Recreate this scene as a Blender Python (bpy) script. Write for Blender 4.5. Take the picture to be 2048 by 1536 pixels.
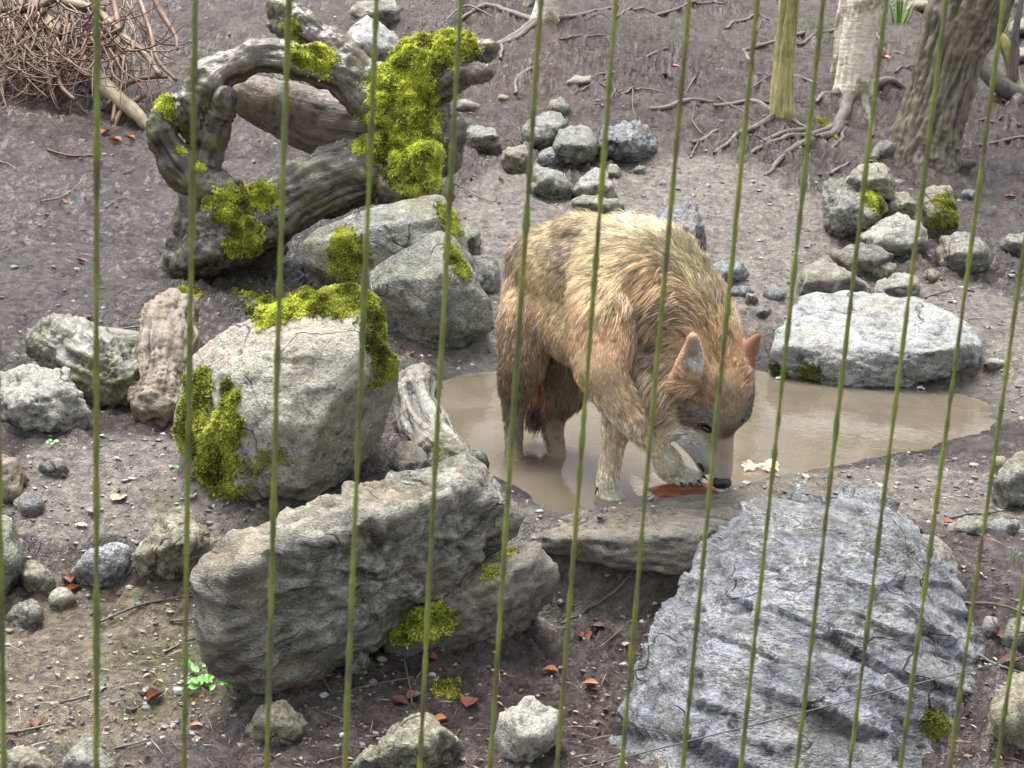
import bpy, bmesh, math, random
import numpy as np
from mathutils import Vector, Matrix
from mathutils.bvhtree import BVHTree

for _o in list(bpy.data.objects): bpy.data.objects.remove(_o)
SC = bpy.context.scene
COL = SC.collection

# ------------------------------------------------------------------ camera
FPX, CX, CY = 3300.0, 1024.0, 768.0            # focal length in photograph pixels
PITCH, ROLL, CAMH = math.radians(14.4), math.radians(3.75), 1.42
_d = np.array([0, math.cos(PITCH), -math.sin(PITCH)])
_u0 = np.array([0, math.sin(PITCH), math.cos(PITCH)]); _r0 = np.array([1.0, 0, 0])
_r = math.cos(ROLL)*_r0 + math.sin(ROLL)*_u0
_u = -math.sin(ROLL)*_r0 + math.cos(ROLL)*_u0
CAM = np.array([0, 0, CAMH])
cd = bpy.data.cameras.new('camera'); cam = bpy.data.objects.new('camera', cd); COL.objects.link(cam)
cam.matrix_world = Matrix(((_r[0], _u[0], -_d[0], 0), (_r[1], _u[1], -_d[1], 0), (_r[2], _u[2], -_d[2], CAMH), (0, 0, 0, 1)))
cd.sensor_width = 36.0; cd.lens = FPX/2048*36.0; cd.clip_start = 0.05; cd.clip_end = 400
cd.dof.use_dof = True; cd.dof.focus_distance = 4.5; cd.dof.aperture_fstop = 24
SC.camera = cam

# ------------------------------------------------------------------ sky, sun, exposure
SUN_EL, SUN_AZ = math.radians(72), math.radians(-40)     # azimuth from +Y (away from the camera), to the left
w = bpy.data.worlds.new('World'); SC.world = w; w.use_nodes = True
nt = w.node_tree; nt.nodes.clear()
sky = nt.nodes.new('ShaderNodeTexSky'); sky.sky_type = 'NISHITA'; sky.sun_disc = False
sky.sun_elevation = SUN_EL; sky.sun_rotation = SUN_AZ; sky.dust_density = 4.0; sky.air_density = 1.0
hs = nt.nodes.new('ShaderNodeHueSaturation'); hs.inputs['Saturation'].default_value = 0.22
bg = nt.nodes.new('ShaderNodeBackground'); bg.inputs['Strength'].default_value = 0.08
wo = nt.nodes.new('ShaderNodeOutputWorld')
nt.links.new(sky.outputs[0], hs.inputs['Color']); nt.links.new(hs.outputs[0], bg.inputs[0]); nt.links.new(bg.outputs[0], wo.inputs[0])
sd = bpy.data.lights.new('sun', 'SUN'); sd.energy = 1.5; sd.angle = math.radians(38); sd.color = (1.0, 0.965, 0.92)
so = bpy.data.objects.new('sun', sd); COL.objects.link(so)
_sv = Vector((math.sin(SUN_AZ)*math.cos(SUN_EL), math.cos(SUN_AZ)*math.cos(SUN_EL), math.sin(SUN_EL)))
so.rotation_euler = _sv.to_track_quat('Z', 'Y').to_euler(); so.location = (-3, 3, 8)
SC.view_settings.view_transform = 'Standard'; SC.view_settings.look = 'None'
SC.view_settings.gamma = 1.0; SC.view_settings.use_curve_mapping = False
SC.view_settings.exposure = 2.2

# ------------------------------------------------------------------ numeric helpers
def sm(a, b, x):
    t = np.clip((x-a)/(b-a), 0, 1); return t*t*(3-2*t)
_rg = np.random.RandomState(11); _G = _rg.normal(size=(4096, 3)); _G = (_G/np.linalg.norm(_G, axis=1)[:, None]).astype(np.float32)
def perlin(p):
    p = np.asarray(p, np.float32); i = np.floor(p).astype(np.int64); f = p-i
    t = f*f*f*(f*(f*6-15)+10); out = 0
    for a in (0, 1):
        wx = t[:, 0] if a else 1-t[:, 0]
        for b in (0, 1):
            wy = t[:, 1] if b else 1-t[:, 1]
            for c in (0, 1):
                wz = t[:, 2] if c else 1-t[:, 2]
                h = ((i[:, 0]+a)*73856093 ^ (i[:, 1]+b)*19349663 ^ (i[:, 2]+c)*83492791)
                h = (h ^ (h >> 13)) & 4095
                g = _G[h]
                out = out + wx*wy*wz*(g[:, 0]*(f[:, 0]-a)+g[:, 1]*(f[:, 1]-b)+g[:, 2]*(f[:, 2]-c))
    return out*1.6
def fbm(p, s, o=4, gain=0.5, off=0.0):
    p = np.asarray(p, np.float32)*s+off; v = 0; a = 1.0
    for _ in range(o):
        v = v+a*perlin(p); p = p*2.03+17.3; a *= gain
    return v
def ridged(p, s, o=3, off=0.0):
    p = np.asarray(p, np.float32)*s+off; v = 0; a = 1.0
    for _ in range(o):
        v = v+a*(1-2*np.abs(perlin(p))); p = p*2.1+9.1; a *= 0.5
    return v
def facet(p, s, off=0.0, tilt=1.0, step=0.5):
    """chipped-stone field: every cell is a tilted plane, with breaks between the cells"""
    p = np.asarray(p, np.float32)*s+off; i = np.floor(p).astype(np.int64); best = np.full(len(p), 9.0, np.float32); out = np.zeros(len(p), np.float32)
    for a in (-1, 0, 1):
        for b in (-1, 0, 1):
            for c in (-1, 0, 1):
                j = i+np.array([a, b, c]); h = (j[:, 0]*73856093 ^ j[:, 1]*19349663 ^ j[:, 2]*83492791); h = (h ^ (h >> 13)) & 4095
                q = p-(j+0.5+0.42*_G[h]); d = (q*q).sum(1); m = d < best; best[m] = d[m]; hh_ = (h[m]*7+13) & 4095
                out[m] = tilt*(q[m]*_G[hh_]).sum(1)+step*_G[hh_][:, 0]
    return out
def ray(px, py):
    v = _d+(px-CX)/FPX*_r-(py-CY)/FPX*_u
    return v/v[1]                                  # scaled so that its Y part is one
def at(px, py, Y): return CAM+ray(px, py)*Y
def proj(P):
    v = np.asarray(P)-CAM; dd = v@_d
    return CX+FPX*(v@_r)/dd, CY-FPX*(v@_u)/dd

# ------------------------------------------------------------------ mesh helpers
def mesh_data(name, V, F, smooth=True):
    V = np.ascontiguousarray(V, np.float32); me = bpy.data.meshes.new(name)
    if isinstance(F, np.ndarray): Fs = [F]
    else: Fs = [np.asarray(f) for f in F if len(f)]
    me.vertices.add(len(V)); me.vertices.foreach_set('co', V.ravel())
    tot = np.concatenate([np.full(len(f), f.shape[1], np.int32) for f in Fs]); idx = np.concatenate([f.ravel() for f in Fs]).astype(np.int32)
    me.loops.add(len(idx)); me.loops.foreach_set('vertex_index', idx)
    st = np.concatenate([[0], np.cumsum(tot)[:-1]]).astype(np.int32)
    me.polygons.add(len(tot)); me.polygons.foreach_set('loop_start', st)
    me.polygons.foreach_set('use_smooth', np.full(len(tot), bool(smooth)))
    me.update(calc_edges=True); me.validate()
    return me
def attr(me, name, arr, typ='FLOAT_COLOR'):
    arr = np.asarray(arr, np.float32)
    if typ == 'FLOAT_COLOR':
        if arr.shape[1] == 3: arr = np.concatenate([arr, np.ones((len(arr), 1), np.float32)], 1)
        a = me.attributes.new(name, typ, 'POINT'); a.data.foreach_set('color', np.ascontiguousarray(arr).ravel())
    elif typ == 'FLOAT_VECTOR':
        a = me.attributes.new(name, typ, 'POINT'); a.data.foreach_set('vector', np.ascontiguousarray(arr).ravel())
    else:
        a = me.attributes.new(name, typ, 'POINT'); a.data.foreach_set('value', np.ascontiguousarray(arr).ravel())
def tag(o, label=None, cat=None, group=None, kind=None):
    if label: o['label'] = label
    if cat: o['category'] = cat
    if group: o['group'] = group
    if kind: o['kind'] = kind
    return o
def obj(name, V, F, mat, parent=None, loc=None, smooth=True):
    """one mesh object; V in world coordinates, origin put at loc (or at the parent's)"""
    base = np.array(parent['base_xyz']) if parent is not None else np.array(loc if loc is not None else (0, 0, 0), float)
    me = mesh_data(name, np.asarray(V)-base, F, smooth); me.materials.append(mat)
    o = bpy.data.objects.new(name, me); COL.objects.link(o)
    if parent is None: o.location = base
    else: o.parent = parent
    o['base_xyz'] = [float(c) for c in base]
    return o
def thing(name, label, cat, loc, group=None):
    o = bpy.data.objects.new(name, None); COL.objects.link(o); o.location = loc; o.empty_display_size = 0.1
    o['base_xyz'] = [float(c) for c in loc]
    return tag(o, label, cat, group)
def world_verts(o):
    me = o.data; V = np.empty(len(me.vertices)*3, np.float32); me.vertices.foreach_get('co', V)
    return V.reshape(-1, 3)+np.array(o['base_xyz'], np.float32)
def tris_of(o):
    me = o.data; me.calc_loop_triangles(); T = np.empty(len(me.loop_triangles)*3, np.int32); me.loop_triangles.foreach_get('vertices', T)
    return T.reshape(-1, 3)
def bvh_of(o):
    V = world_verts(o); return BVHTree.FromPolygons([tuple(map(float, v)) for v in V], [tuple(map(int, t)) for t in tris_of(o)])
def cast(bvh, px, py):
    v = ray(px, py); h = bvh.ray_cast(Vector(CAM), Vector(v).normalized())
    return (np.array(h[0]), np.array(h[1])) if h[0] is not None else (None, None)
def smooth_path(P, n):
    """Catmull-Rom resampling of points (any number of columns) to n samples"""
    P = np.asarray(P, float)
    if len(P) < 3:
        t = np.linspace(0, 1, n)[:, None]; return P[0]*(1-t)+P[-1]*t
    Q = np.vstack([2*P[0]-P[1], P, 2*P[-1]-P[-2]]); t = np.linspace(0, len(P)-1-1e-6, n); i = t.astype(int); f = (t-i)[:, None]
    a, b, c, d = Q[i], Q[i+1], Q[i+2], Q[i+3]
    return 0.5*((2*b)+(-a+c)*f+(2*a-5*b+4*c-d)*f*f+(-a+3*b-3*c+d)*f**3)
def tube(P, R, sides=8, cap=True):
    P = np.asarray(P, float); n = len(P); R = np.broadcast_to(np.asarray(R, float), (n,))
    T = np.gradient(P, axis=0); T /= np.linalg.norm(T, axis=1)[:, None]+1e-12
    a = np.array([0.31, 0.2, 0.93]); N = []; prev = np.cross(T[0], a)
    if np.linalg.norm(prev) < 0.2: prev = np.cross(T[0], [1, 0, 0])
    for t in T:
        prev = prev-t*(prev@t); prev = prev/(np.linalg.norm(prev)+1e-12); N.append(prev)
    N = np.array(N); B = np.cross(T, N); th = np.linspace(0, 2*np.pi, sides, endpoint=False)
    V = P[:, None]+R[:, None, None]*(np.cos(th)[None, :, None]*N[:, None]+np.sin(th)[None, :, None]*B[:, None])
    V = V.reshape(-1, 3); i = np.arange(n-1)[:, None]*sides; j = np.arange(sides)[None]; k = (j+1) % sides
    F = np.stack([i+j, i+k, i+sides+k, i+sides+j], -1).reshape(-1, 4)
    if cap:
        V = np.vstack([V, P[0], P[-1]]); m = n*sides; jj = np.arange(sides); kk = (jj+1) % sides
        t1 = np.stack([np.full(sides, m), kk, jj], -1); t2 = np.stack([np.full(sides, m+1), (n-1)*sides+jj, (n-1)*sides+kk], -1)
        return V, [F, np.vstack([t1, t2])]
    return V, [F]
def join(parts):
    Vs, q, t, n = [], [], [], 0
    for V, Fs in parts:
        Vs.append(V)
        for F in (Fs if isinstance(Fs, list) else [Fs]):
            (q if F.shape[1] == 4 else t).append(F+n)
        n += len(V)
    out = []
    if q: out.append(np.vstack(q))
    if t: out.append(np.vstack(t))
    return np.vstack(Vs), out
_ico = {}
def ico(l):
    if l not in _ico:
        bm = bmesh.new(); bmesh.ops.create_icosphere(bm, subdivisions=l, radius=1.0)
        _ico[l] = (np.array([v.co[:] for v in bm.verts]), np.array([[v.index for v in f.verts] for f in bm.faces])); bm.free()
    return _ico[l]
def vnormals(V, T):
    n = np.cross(V[T[:, 1]]-V[T[:, 0]], V[T[:, 2]]-V[T[:, 0]]); N = np.zeros_like(V)
    for k in range(3): np.add.at(N, T[:, k], n)
    return N/(np.linalg.norm(N, axis=1)[:, None]+1e-12)
def surface_nets(D, org, h):
    """closed quad mesh of the zero level of the field D (negative inside)"""
    ins = D < 0; nx, ny, nz = D.shape
    c = np.zeros((nx-1, ny-1, nz-1), np.int8); cs = [(a, b, e) for a in (0, 1) for b in (0, 1) for e in (0, 1)]
    def sl(A, a, b, e): return A[a:nx-1+a, b:ny-1+b, e:nz-1+e]
    for s in cs: c += sl(ins, *s)
    act = (c > 0) & (c < 8); idx = -np.ones(act.shape, np.int64); ids = np.argwhere(act); idx[act] = np.arange(len(ids))
    acc = np.zeros((len(ids), 3)); cnt = np.zeros(len(ids))
    I, J, K = ids.T
    for s in cs:
        for ax in range(3):
            if s[ax]: continue
            e = list(s); e[ax] = 1
            d0 = D[I+s[0], J+s[1], K+s[2]]; d1 = D[I+e[0], J+e[1], K+e[2]]
            m = (d0 < 0) != (d1 < 0); t = d0[m]/(d0[m]-d1[m])
            p = np.tile(np.array(s, float), (m.sum(), 1)); p[:, ax] = t
            acc[m] += p; cnt[m] += 1
    V = org+(ids+acc/cnt[:, None])*h
    Q = []
    for ax in range(3):
        lo = [slice(1, -1)]*3; lo[ax] = slice(0, -1); hi = list(lo); hi[ax] = slice(1, None)
        a, b = ins[tuple(lo)], ins[tuple(hi)]
        E = np.argwhere(a != b); fl = a[tuple(E.T)]
        off = np.array([1, 1, 1]); off[ax] = 0; E = E+off
        o1, o2 = [(1, 2), (2, 0), (0, 1)][ax]
        def cell(d1, d2):
            e = E.copy(); e[:, o1] -= d1; e[:, o2] -= d2; return idx[tuple(e.T)]
        q = np.stack([cell(1, 1), cell(0, 1), cell(0, 0), cell(1, 0)], -1)
        q[~fl] = q[~fl][:, ::-1]; Q.append(q)
    Q = np.vstack(Q); return V, Q[(Q >= 0).all(1)]
def smin(a, b, k):
    h = np.clip(0.5+0.5*(b-a)/k, 0, 1); return b*(1-h)+a*h-k*h*(1-h)
def sd_cap(P, a, b, ra, rb):
    a = np.asarray(a, np.float32); b = np.asarray(b, np.float32); ab = b-a; t = np.clip(((P-a)@ab)/(ab@ab+1e-9), 0, 1)
    return np.linalg.norm(P-(a+t[:, None]*ab), axis=1)-(ra+(rb-ra)*t)
def grid_pts(lo, hi, h):
    ax = [np.arange(l, u+h, h, dtype=np.float32) for l, u in zip(lo, hi)]
    G = np.stack(np.meshgrid(*ax, indexing='ij'), -1); return G.reshape(-1, 3), G.shape[:3]
def laplace(V, F, it=2, lam=0.5):
    E = np.vstack([F[:, [i, (i+1) % F.shape[1]]] for i in range(F.shape[1])])
    for _ in range(it):
        S = np.zeros_like(V); C = np.zeros(len(V))
        np.add.at(S, E[:, 0], V[E[:, 1]]); np.add.at(S, E[:, 1], V[E[:, 0]])
        np.add.at(C, E[:, 0], 1); np.add.at(C, E[:, 1], 1)
        V = V+lam*(S/np.maximum(C, 1)[:, None]-V)
    return V
def sample_surface(V, T, n, rs):
    a = V[T[:, 0]]; b = V[T[:, 1]]-a; c = V[T[:, 2]]-a; N = np.cross(b, c); A = np.linalg.norm(N, axis=1)
    k = np.searchsorted(np.cumsum(A)/A.sum(), rs.rand(n)); k = np.minimum(k, len(T)-1)
    u, v = rs.rand(n), rs.rand(n); m = u+v > 1; u[m] = 1-u[m]; v[m] = 1-v[m]
    return a[k]+u[:, None]*b[k]+v[:, None]*c[k], N[k]/(A[k][:, None]+1e-12)
# ------------------------------------------------------------------ materials
def lin(c):
    c = np.array(c, float)/255.0; return tuple(np.where(c <= 0.04045, c/12.92, ((c+0.055)/1.055)**2.4))
class NT:
    def __init__(s, name):
        s.m = bpy.data.materials.new(name); s.m.use_nodes = True; s.t = s.m.node_tree; s.t.nodes.clear()
        s.out = s.n('ShaderNodeOutputMaterial'); s.b = s.n('ShaderNodeBsdfPrincipled'); s.l(s.b.outputs[0], s.out.inputs[0])
    def n(s, typ, **kw):
        x = s.t.nodes.new(typ)
        for k, v in kw.items(): setattr(x, k, v)
        return x
    def l(s, a, b): s.t.links.new(a, b)
    def setv(s, sock, v):
        if hasattr(v, 'is_output'): s.l(v, sock)
        elif isinstance(v, (tuple, list)) and sock.type == 'RGBA': sock.default_value = (*v[:3], 1)
        else: sock.default_value = v
    def noise(s, vec, scale, detail=4, rough=0.55, dist=0.0):
        x = s.n('ShaderNodeTexNoise'); x.inputs['Scale'].default_value = scale; x.inputs['Detail'].default_value = detail
        x.inputs['Roughness'].default_value = rough; x.inputs['Distortion'].default_value = dist
        if vec is not None: s.l(vec, x.inputs['Vector'])
        return x.outputs['Fac']
    def ramp(s, fac, stops, smooth=False):
        x = s.n('ShaderNodeValToRGB'); e = x.color_ramp.elements
        while len(e) < len(stops): e.new(0.5)
        for k, (p, c) in zip(e, stops):
            k.position = p; k.color = (c, c, c, 1) if isinstance(c, (int, float)) else (*c, 1)
        s.l(fac, x.inputs[0]); return x.outputs[0]
    def mix(s, fac, a, b, mode='MIX'):
        x = s.n('ShaderNodeMix', data_type='RGBA', blend_type=mode)
        s.setv(x.inputs[0], fac); s.setv(x.inputs[6], a); s.setv(x.inputs[7], b); return x.outputs[2]
    def math(s, op, a, b=0.0):
        x = s.n('ShaderNodeMath', operation=op); s.setv(x.inputs[0], a); s.setv(x.inputs[1], b); return x.outputs[0]
    def attr(s, name):
        x = s.n('ShaderNodeAttribute'); x.attribute_name = name; return x
    def bump(s, h, strength=0.4, dist=0.01, normal=None):
        x = s.n('ShaderNodeBump'); x.inputs['Strength'].default_value = strength; x.inputs['Distance'].default_value = dist
        s.l(h, x.inputs['Height'])
        if normal is not None: s.l(normal, x.inputs['Normal'])
        return x.outputs[0]
    def objco(s):
        tc = s.n('ShaderNodeTexCoord'); oi = s.n('ShaderNodeObjectInfo'); v = s.n('ShaderNodeVectorMath', operation='ADD')
        m = s.math('MULTIPLY', oi.outputs['Random'], 37.0); cb = s.n('ShaderNodeCombineXYZ')
        for i in range(3): s.l(m, cb.inputs[i])
        s.l(tc.outputs['Object'], v.inputs[0]); s.l(cb.outputs[0], v.inputs[1]); s.rand = oi.outputs['Random']
        return v.outputs[0]
    def fin(s, color, rough, normal=None, spec=0.5, **kw):
        s.setv(s.b.inputs['Base Color'], color); s.setv(s.b.inputs['Roughness'], rough); s.setv(s.b.inputs['Specular IOR Level'], spec)
        if normal is not None: s.l(normal, s.b.inputs['Normal'])
        for k, v in kw.items(): s.setv(s.b.inputs[k], v)
        return s.m

def rock_mat(name, c1, c2, c3, vein=0.0, lichen=0.3, green=0.2, rough=(0.22, 0.5), scale=1.0, bump=0.6, streak=(1, 1, 1), stain=1.0):
    s = NT(name); co = s.objco()
    mp = s.n('ShaderNodeMapping'); mp.inputs['Scale'].default_value = streak; mp.inputs['Rotation'].default_value = (0.3, 0.35, 0.2); s.l(co, mp.inputs[0]); sv = mp.outputs[0]
    big = s.noise(sv, 5*scale, 5, 0.6); mid = s.noise(sv, 22*scale, 6, 0.68, 0.6); fine = s.noise(sv, 120*scale, 4, 0.7)
    col = s.mix(s.ramp(big, [(0.38, 0.0), (0.62, 1.0)]), c1, c2)
    col = s.mix(s.ramp(mid, [(0.42, 0.0), (0.66, 1.0)]), col, c3)
    if vein > 0:
        v = s.noise(sv, 7*scale, 5, 0.6, 1.2); v = s.math('ABSOLUTE', s.math('SUBTRACT', v, 0.5))
        vv = s.noise(sv, 19*scale, 5, 0.65, 1.5); vv = s.math('ABSOLUTE', s.math('SUBTRACT', vv, 0.5))
        f = s.math('MAXIMUM', s.ramp(v, [(0.0, 1.0), (0.018, 0.0)]), s.ramp(vv, [(0.0, 0.8), (0.035, 0.0)]))
        f = s.math('MULTIPLY', f, s.ramp(s.noise(co, 9, 3), [(0.45, 0.0), (0.62, vein)]))
        col = s.mix(f, col, (0.52, 0.52, 0.5))
    if lichen > 0:
        f = s.ramp(s.noise(co, 14*scale, 6, 0.75), [(0.55, 0.0), (0.66, lichen)]); col = s.mix(f, col, (0.40, 0.38, 0.26))
    if green > 0:
        f = s.ramp(s.noise(co, 6*scale, 6, 0.7), [(0.5, 0.0), (0.7, green)]); col = s.mix(f, col, (0.10, 0.12, 0.035))
    cv = s.attr('cav_shade').outputs['Fac']; cv = s.math('ADD', cv, s.math('MULTIPLY', s.math('SUBTRACT', mid, 0.5), 3.0)); cv = s.math('ADD', s.math('MULTIPLY', cv, 0.5), 0.5)
    col = s.mix(s.ramp(cv, [(0.14, 0.9), (0.50, 0.0)]), col, tuple(x*0.3 for x in c3))  # crevice shade painted into the stone colour, following the relief
    col = s.mix(s.ramp(cv, [(0.58, 0.0), (0.9, 0.7)]), col, tuple(min(1, x*1.75) for x in c2))  # raised edges painted paler, as if catching light
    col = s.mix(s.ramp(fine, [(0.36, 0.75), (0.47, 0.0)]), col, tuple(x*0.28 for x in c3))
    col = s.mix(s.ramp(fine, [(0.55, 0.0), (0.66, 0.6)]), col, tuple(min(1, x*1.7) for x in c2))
    ck = s.math('ABSOLUTE', s.math('SUBTRACT', s.noise(sv, 3.2*scale, 2, 0.5, 0.5), 0.5)); ckf = s.math('MULTIPLY', s.ramp(ck, [(0.0, 0.8), (0.007, 0.0)]), s.ramp(s.noise(co, 5, 2), [(0.48, 0.0), (0.56, 1.0)]))
    col = s.mix(ckf, col, tuple(x*0.16 for x in c3))
    st = s.noise(co, 3.3*scale, 5, 0.7, 0.5); col = s.mix(s.ramp(st, [(0.50, 0.0), (0.68, stain*0.6)]), col, s.mix(0.55, col, (0.34, 0.25, 0.12)))
    col = s.mix(1.0, col, s.ramp(s.rand, [(0.0, 0.82), (1.0, 1.12)]), 'MULTIPLY')
    h = s.math('ADD', s.math('MULTIPLY', mid, 0.8), s.math('MULTIPLY', fine, 0.35))
    h = s.math('SUBTRACT', h, s.math('MULTIPLY', ckf, 0.5)); nrm = s.bump(h, min(1.0, bump*1.5), 0.025)
    rg = s.ramp(s.noise(co, 11, 4, 0.6), [(0.35, rough[0]), (0.65, rough[1])])
    return s.fin(col, rg, nrm, 0.75)
M = {}
M['grey'] = rock_mat('wet_grey_stone', (0.15, 0.152, 0.128), (0.22, 0.22, 0.188), (0.075, 0.075, 0.058), 0.3, 0.4, 0.75, (0.16, 0.42))
M['pale'] = rock_mat('pale_stone', (0.36, 0.355, 0.315), (0.30, 0.29, 0.25), (0.20, 0.19, 0.16), 0.25, 0.35, 0.25)
M['boulder'] = rock_mat('boulder_stone', (0.40, 0.385, 0.33), (0.34, 0.32, 0.26), (0.20, 0.185, 0.14), 0.1, 0.3, 0.3, (0.4, 0.7))
M['white'] = rock_mat('whitish_stone', (0.36, 0.365, 0.355), (0.28, 0.285, 0.28), (0.16, 0.17, 0.165), 0.8, 0.2, 0.1)
M['slate'] = rock_mat('blue_grey_slate', (0.12, 0.128, 0.142), (0.19, 0.197, 0.21), (0.07, 0.074, 0.08), 1.0, 0.15, 0.15, (0.2, 0.42), 1.0, 0.8)
M['bigslate'] = rock_mat('layered_slate', (0.105, 0.112, 0.138), (0.185, 0.195, 0.222), (0.055, 0.058, 0.066), 1.0, 0.25, 0.3, (0.16, 0.36), 1.0, 0.8, (0.8, 1.2, 1.8), 0.5)
M['brown'] = rock_mat('brown_green_stone', (0.175, 0.163, 0.112), (0.24, 0.222, 0.158), (0.08, 0.072, 0.05), 0.0, 0.4, 0.55, (0.35, 0.65))
M['dark'] = rock_mat('dark_stained_stone', (0.135, 0.122, 0.092), (0.25, 0.24, 0.205), (0.048, 0.040, 0.029), 0.25, 0.6, 0.35, (0.3, 0.6), 1.2, 0.9, (1.0, 1.0, 2.0))
M['ledge'] = rock_mat('gravelly_concrete', (0.29, 0.265, 0.225), (0.235, 0.21, 0.175), (0.14, 0.122, 0.10), 0.0, 0.5, 0.2, (0.4, 0.7), 2.5, 1.0)

def ground_mat():
    s = NT('wet_mud'); tc = s.n('ShaderNodeTexCoord'); co = tc.outputs['Object']
    a = s.attr('gcol'); gr = s.attr('gravel')
    f1 = s.noise(co, 35, 6, 0.7); f2 = s.noise(co, 140, 4, 0.7); f3 = s.noise(co, 9, 5, 0.65)
    col = s.mix(1.0, a.outputs['Color'], s.ramp(f1, [(0.36, 0.38), (0.5, 0.95), (0.64, 1.6)]), 'MULTIPLY')
    sp = s.ramp(f2, [(0.60, 0.0), (0.70, 1.0)]); sp = s.math('MULTIPLY', sp, s.math('ADD', s.math('MULTIPLY', gr.outputs['Fac'], 0.55), 0.12))
    col = s.mix(sp, col, (0.36, 0.34, 0.32))
    dk = s.ramp(f2, [(0.30, 1.0), (0.42, 0.0)]); col = s.mix(s.math('MULTIPLY', dk, 0.5), col, (0.03, 0.027, 0.026))
    h = s.math('ADD', s.math('MULTIPLY', f1, 1.0), s.math('MULTIPLY', f2, 0.5))
    nrm = s.bump(h, 1.0, 0.028)
    rg = s.ramp(f3, [(0.38, 0.10), (0.62, 0.30)])
    rg = s.mix(s.math('MULTIPLY', gr.outputs['Fac'], 0.6), rg, (0.6, 0.6, 0.6))
    return s.fin(col, rg, nrm, 0.95)
M['ground'] = ground_mat()

def wood_mat(name, c1, c2, c3, green=0.3, rough=(0.2, 0.5), freq=1.0, bump=0.7, hi=1.6):
    s = NT(name); g = s.attr('grain').outputs['Vector']; tc = s.n('ShaderNodeTexCoord'); co = tc.outputs['Object']
    a = s.noise(g, 45*freq, 6, 0.7, 0.4); b = s.noise(g, 14*freq, 4, 0.6, 0.6); c = s.noise(co, 7, 5, 0.65)
    col = s.mix(s.ramp(b, [(0.35, 0.0), (0.65, 1.0)]), c1, c2)
    col = s.mix(s.ramp(a, [(0.38, 1.0), (0.55, 0.0)]), col, c3)
    cv = s.math('ADD', s.math('MULTIPLY', s.attr('cav_shade').outputs['Fac'], 0.5), 0.5)
    col = s.mix(s.ramp(cv, [(0.15, 0.9), (0.5, 0.0)]), col, tuple(x*0.4 for x in c3)); col = s.mix(s.ramp(cv, [(0.55, 0.0), (0.95, 0.7)]), col, tuple(min(1, x*hi) for x in c2))  # painted shade in the cracks, painted light on the ridges
    if green > 0: col = s.mix(s.ramp(c, [(0.50, 0.0), (0.64, green)]), col, (0.14, 0.15, 0.03))
    nrm = s.bump(s.math('ADD', a, s.math('MULTIPLY', b, 0.8)), bump, 0.012)
    rg = s.ramp(s.noise(co, 12, 4), [(0.35, rough[0]), (0.65, rough[1])])
    return s.fin(col, rg, nrm, 0.8)
M['wetwood'] = wood_mat('wet_weathered_wood', (0.034, 0.025, 0.017), (0.064, 0.050, 0.035), (0.009, 0.007, 0.005), 0.55, (0.10, 0.30), 1.0, 0.7, 2.0)
M['logwood'] = wood_mat('stripped_log_wood', (0.105, 0.078, 0.051), (0.155, 0.12, 0.083), (0.035, 0.024, 0.016), 0.15, (0.35, 0.65), 1.0, 1.0, 1.5)
M['greywood'] = wood_mat('grey_old_wood', (0.075, 0.068, 0.05), (0.125, 0.115, 0.09), (0.02, 0.017, 0.013), 0.6, (0.25, 0.5), 1.0, 1.0, 1.6)
M['bark'] = wood_mat('rough_bark', (0.085, 0.066, 0.046), (0.14, 0.113, 0.08), (0.018, 0.014, 0.01), 0.3, (0.45, 0.75), 0.8, 1.0, 1.7)
M['mossbark'] = wood_mat('algae_bark', (0.27, 0.25, 0.085), (0.36, 0.33, 0.125), (0.09, 0.08, 0.035), 0.9, (0.5, 0.8), 1.0, 0.7)
M['root'] = wood_mat('root_bark', (0.085, 0.072, 0.058), (0.125, 0.11, 0.092), (0.03, 0.025, 0.02), 0.2, (0.4, 0.7), 1.5, 0.7)
M['twig'] = wood_mat('dead_spruce_twig', (0.115, 0.05, 0.025), (0.165, 0.08, 0.042), (0.09, 0.055, 0.03), 0.0, (0.5, 0.75), 1.5, 0.5)
M['bough'] = wood_mat('spruce_bough', (0.19, 0.15, 0.09), (0.25, 0.205, 0.13), (0.11, 0.08, 0.045), 0.3, (0.5, 0.8), 1.5, 0.8)
def birch_mat():
    s = NT('birch_bark'); tc = s.n('ShaderNodeTexCoord'); co = tc.outputs['Object']
    mp = s.n('ShaderNodeMapping'); mp.inputs['Scale'].default_value = (1, 1, 3.5); s.l(co, mp.inputs[0])
    a = s.noise(mp.outputs[0], 14, 5, 0.65); b = s.noise(co, 5, 5, 0.6); c = s.noise(mp.outputs[0], 55, 3)
    col = s.mix(s.ramp(a, [(0.4, 0.0), (0.65, 1.0)]), (0.78, 0.73, 0.62), (0.60, 0.54, 0.42))
    col = s.mix(s.ramp(b, [(0.52, 0.0), (0.6, 0.85)]), col, (0.17, 0.16, 0.07))
    col = s.mix(s.ramp(c, [(0.62, 0.0), (0.7, 0.6)]), col, (0.08, 0.07, 0.05))
    return s.fin(col, 0.6, s.bump(s.math('ADD', a, b), 0.7, 0.02), 0.4)
M['birch'] = birch_mat()
def col_mat(name, attrname='col', rough=0.6, spec=0.3, trans=0.0):
    s = NT(name); a = s.attr(attrname)
    m = s.fin(a.outputs['Color'], rough, None, spec)
    return m
def moss_mat():
    s = NT('moss_fronds'); a = s.attr('col'); tr = s.n('ShaderNodeBsdfTranslucent'); s.l(a.outputs['Color'], tr.inputs[0]); mx = s.n('ShaderNodeMixShader'); mx.inputs[0].default_value = 0.35
    s.fin(a.outputs['Color'], 0.6, None, 0.25); s.l(s.b.outputs[0], mx.inputs[1]); s.l(tr.outputs[0], mx.inputs[2]); s.l(mx.outputs[0], s.out.inputs[0]); return s.m
M['moss'] = moss_mat()
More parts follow.
